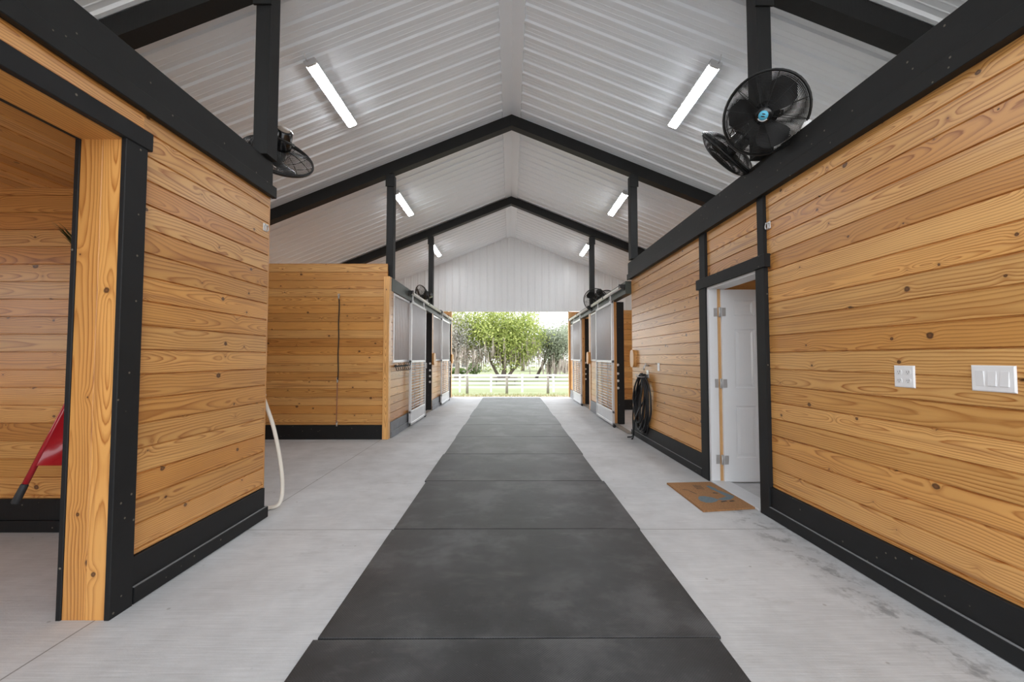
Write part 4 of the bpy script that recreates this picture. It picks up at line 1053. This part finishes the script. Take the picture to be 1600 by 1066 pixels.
tree('oak_tree', 'pale bare-limbed tree at the left edge of the doorway view', -6.4, 50, [(0, (.0, 0, 1), 3.2, .34, 3), (.3, (.7, 0, .8), 3.0, .12, 2)], 'leafpale', 3600, .7, .12, 'bark', 120, .7,
     [(0, 0, 5.0, 10, 1.0), (1.0, 0, 4.0, 6, .7)], (2.5, 4.5))
tree('oak_tree', 'dense dark green tree at the far right behind the grey-green tree', 13.5, 85, [(0, (0, 0, 1), 4, .4, 3)], 'leafgrey', 6000, 1.0, .28, 'darkbark', 0, .7, [(0, 0, 6, 20, 1.8), (-1.5, 0, 4, 10, 1.4)])
tree('oak_tree', 'tall hazy tree behind the house roof at the left', -12.0, 95, [(0, (0, 0, 1), 5, .4, 3)], 'leafgrey', 5000, 1.0, .25, 'darkbark', 0, .7, [(0, 0, 7, 18, 2.0), (2.5, 0, 6, 10, 1.6)])
tree('oak_tree', 'pale leafy tree far behind the big oak', 2.5, 88, [(0, (0, 0, 1), 5, .4, 3)], 'leafpale', 5500, 1.2, .25, 'bark', 0, .7, [(0, 0, 6, 24, 2.4)])
def shrub(name, label, x, y, w, h, mat, n):
    z = gz2(y); q = MB()
    for i in range(n):
        a = Vector((R.gauss(0, 1), R.gauss(0, 1), R.gauss(0, 1))).normalized() * (rnd() ** .4); p = Vector((x + a.x * w, y + a.y * w * .6, z + h * .5 + a.z * h * .5))
        d_ = Vector((U(-1, 1), U(-1, 1), U(-1, 1))).normalized(); e = d_.orthogonal().normalized(); s_ = U(.08, .17)
        q.face([p - d_ * s_, p + e * s_ * .6, p + d_ * s_, p - e * s_ * .6], None, (min(1, max(0, R.gauss(.45, .3))), 0, 0))
    t = thing(name, label, 'shrub', (x, y, z)); q.build('foliage', mat, t)
    q = MB(); q.tube([(x, y, z - .05), (x, y, z + h * .6)], .05, 6); q.build('stem', 'darkbark', t)
shrub('hedge', 'low clipped hedge before the pale house at the left', -8.4, 68, 1.5, 1.1, 'shrub', 1500)
shrub('bush', 'dark green bush right of the low hedge, under the oak boughs', -5.6, 66, 1.1, 2.0, 'shrub', 1200)
shrub('bush', 'russet bush at the right edge of the doorway view', 9.2, 72, 1.0, 2.4, 'moss', 900)
# house
t = thing('house', 'pale bungalow with a low hipped roof beyond the field at the left', 'house', (-12, 84, gz2(84)))
z0 = gz2(84); q = MB(); q.box(-18, -6.5, 81, 90, z0, z0 + 2.8); q.build('house_walls', 'stucco', t)
q = MB(); e = [(-18.7, 80.3, z0 + 2.82), (-5.8, 80.3, z0 + 2.82), (-5.8, 90.7, z0 + 2.82), (-18.7, 90.7, z0 + 2.82)]; r0, r1 = (-15, 85.5, z0 + 5.2), (-9.6, 85.5, z0 + 5.2)
q.face([e[0], e[1], r1, r0]); q.face([e[1], e[2], r1]); q.face([e[2], e[3], r0, r1]); q.face([e[3], e[0], r0]); q.face([e[3], e[2], e[1], e[0]]); q.build('house_roof', 'roofing', t)
for x in (-9.3, -11.6):
    q = MB(); q.box(x, x + 1.2, 80.93, 80.995, z0 + .9, z0 + 2.1); wq = q.build('window_frame', 'trimwhite', t)
    q = MB(); q.box(x + .08, x + 1.12, 80.90, 80.925, z0 + .98, z0 + 2.02); q.build('pane', 'pane', wq)

# ------------------------------------------------------------------ daylight
wd = bpy.data.worlds.new('overcast'); SC.world = wd; wd.use_nodes = True
g = NT(wd.node_tree); bg = wd.node_tree.nodes['Background']
tc = g.n('ShaderNodeTexCoord'); z = g.sep(tc.outputs['Generated'])[2]
cl = g.noise(tc.outputs['Generated'], 2.5, 4, .55)
mr = g.ramp(z, [(0.0, (.97, .985, 1.0)), (.25, (.93, .97, 1.0)), (1.0, (.80, .89, 1.0))])
g.link(g.mix(g.m('MULTIPLY', cl, .35), mr, (1.0, 1.0, 1.0)), bg.inputs[0]); bg.inputs[1].default_value = 2.7
sun = bpy.data.lights.new('sun', 'SUN'); sun.energy = 2.4; sun.angle = math.radians(12); sun.color = (1, .97, .92)
so = bpy.data.objects.new('sun', sun); COL.objects.link(so); so.rotation_euler = (math.radians(-10), math.radians(-34), 0); so.location = (0, 0, 20)

vs = SC.view_settings; vs.view_transform = 'Standard'; vs.look = 'None'; vs.gamma = 1; vs.use_curve_mapping = False; vs.exposure = 0.38
for o in list(SC.objects):
    if '_o' in o: del o['_o']
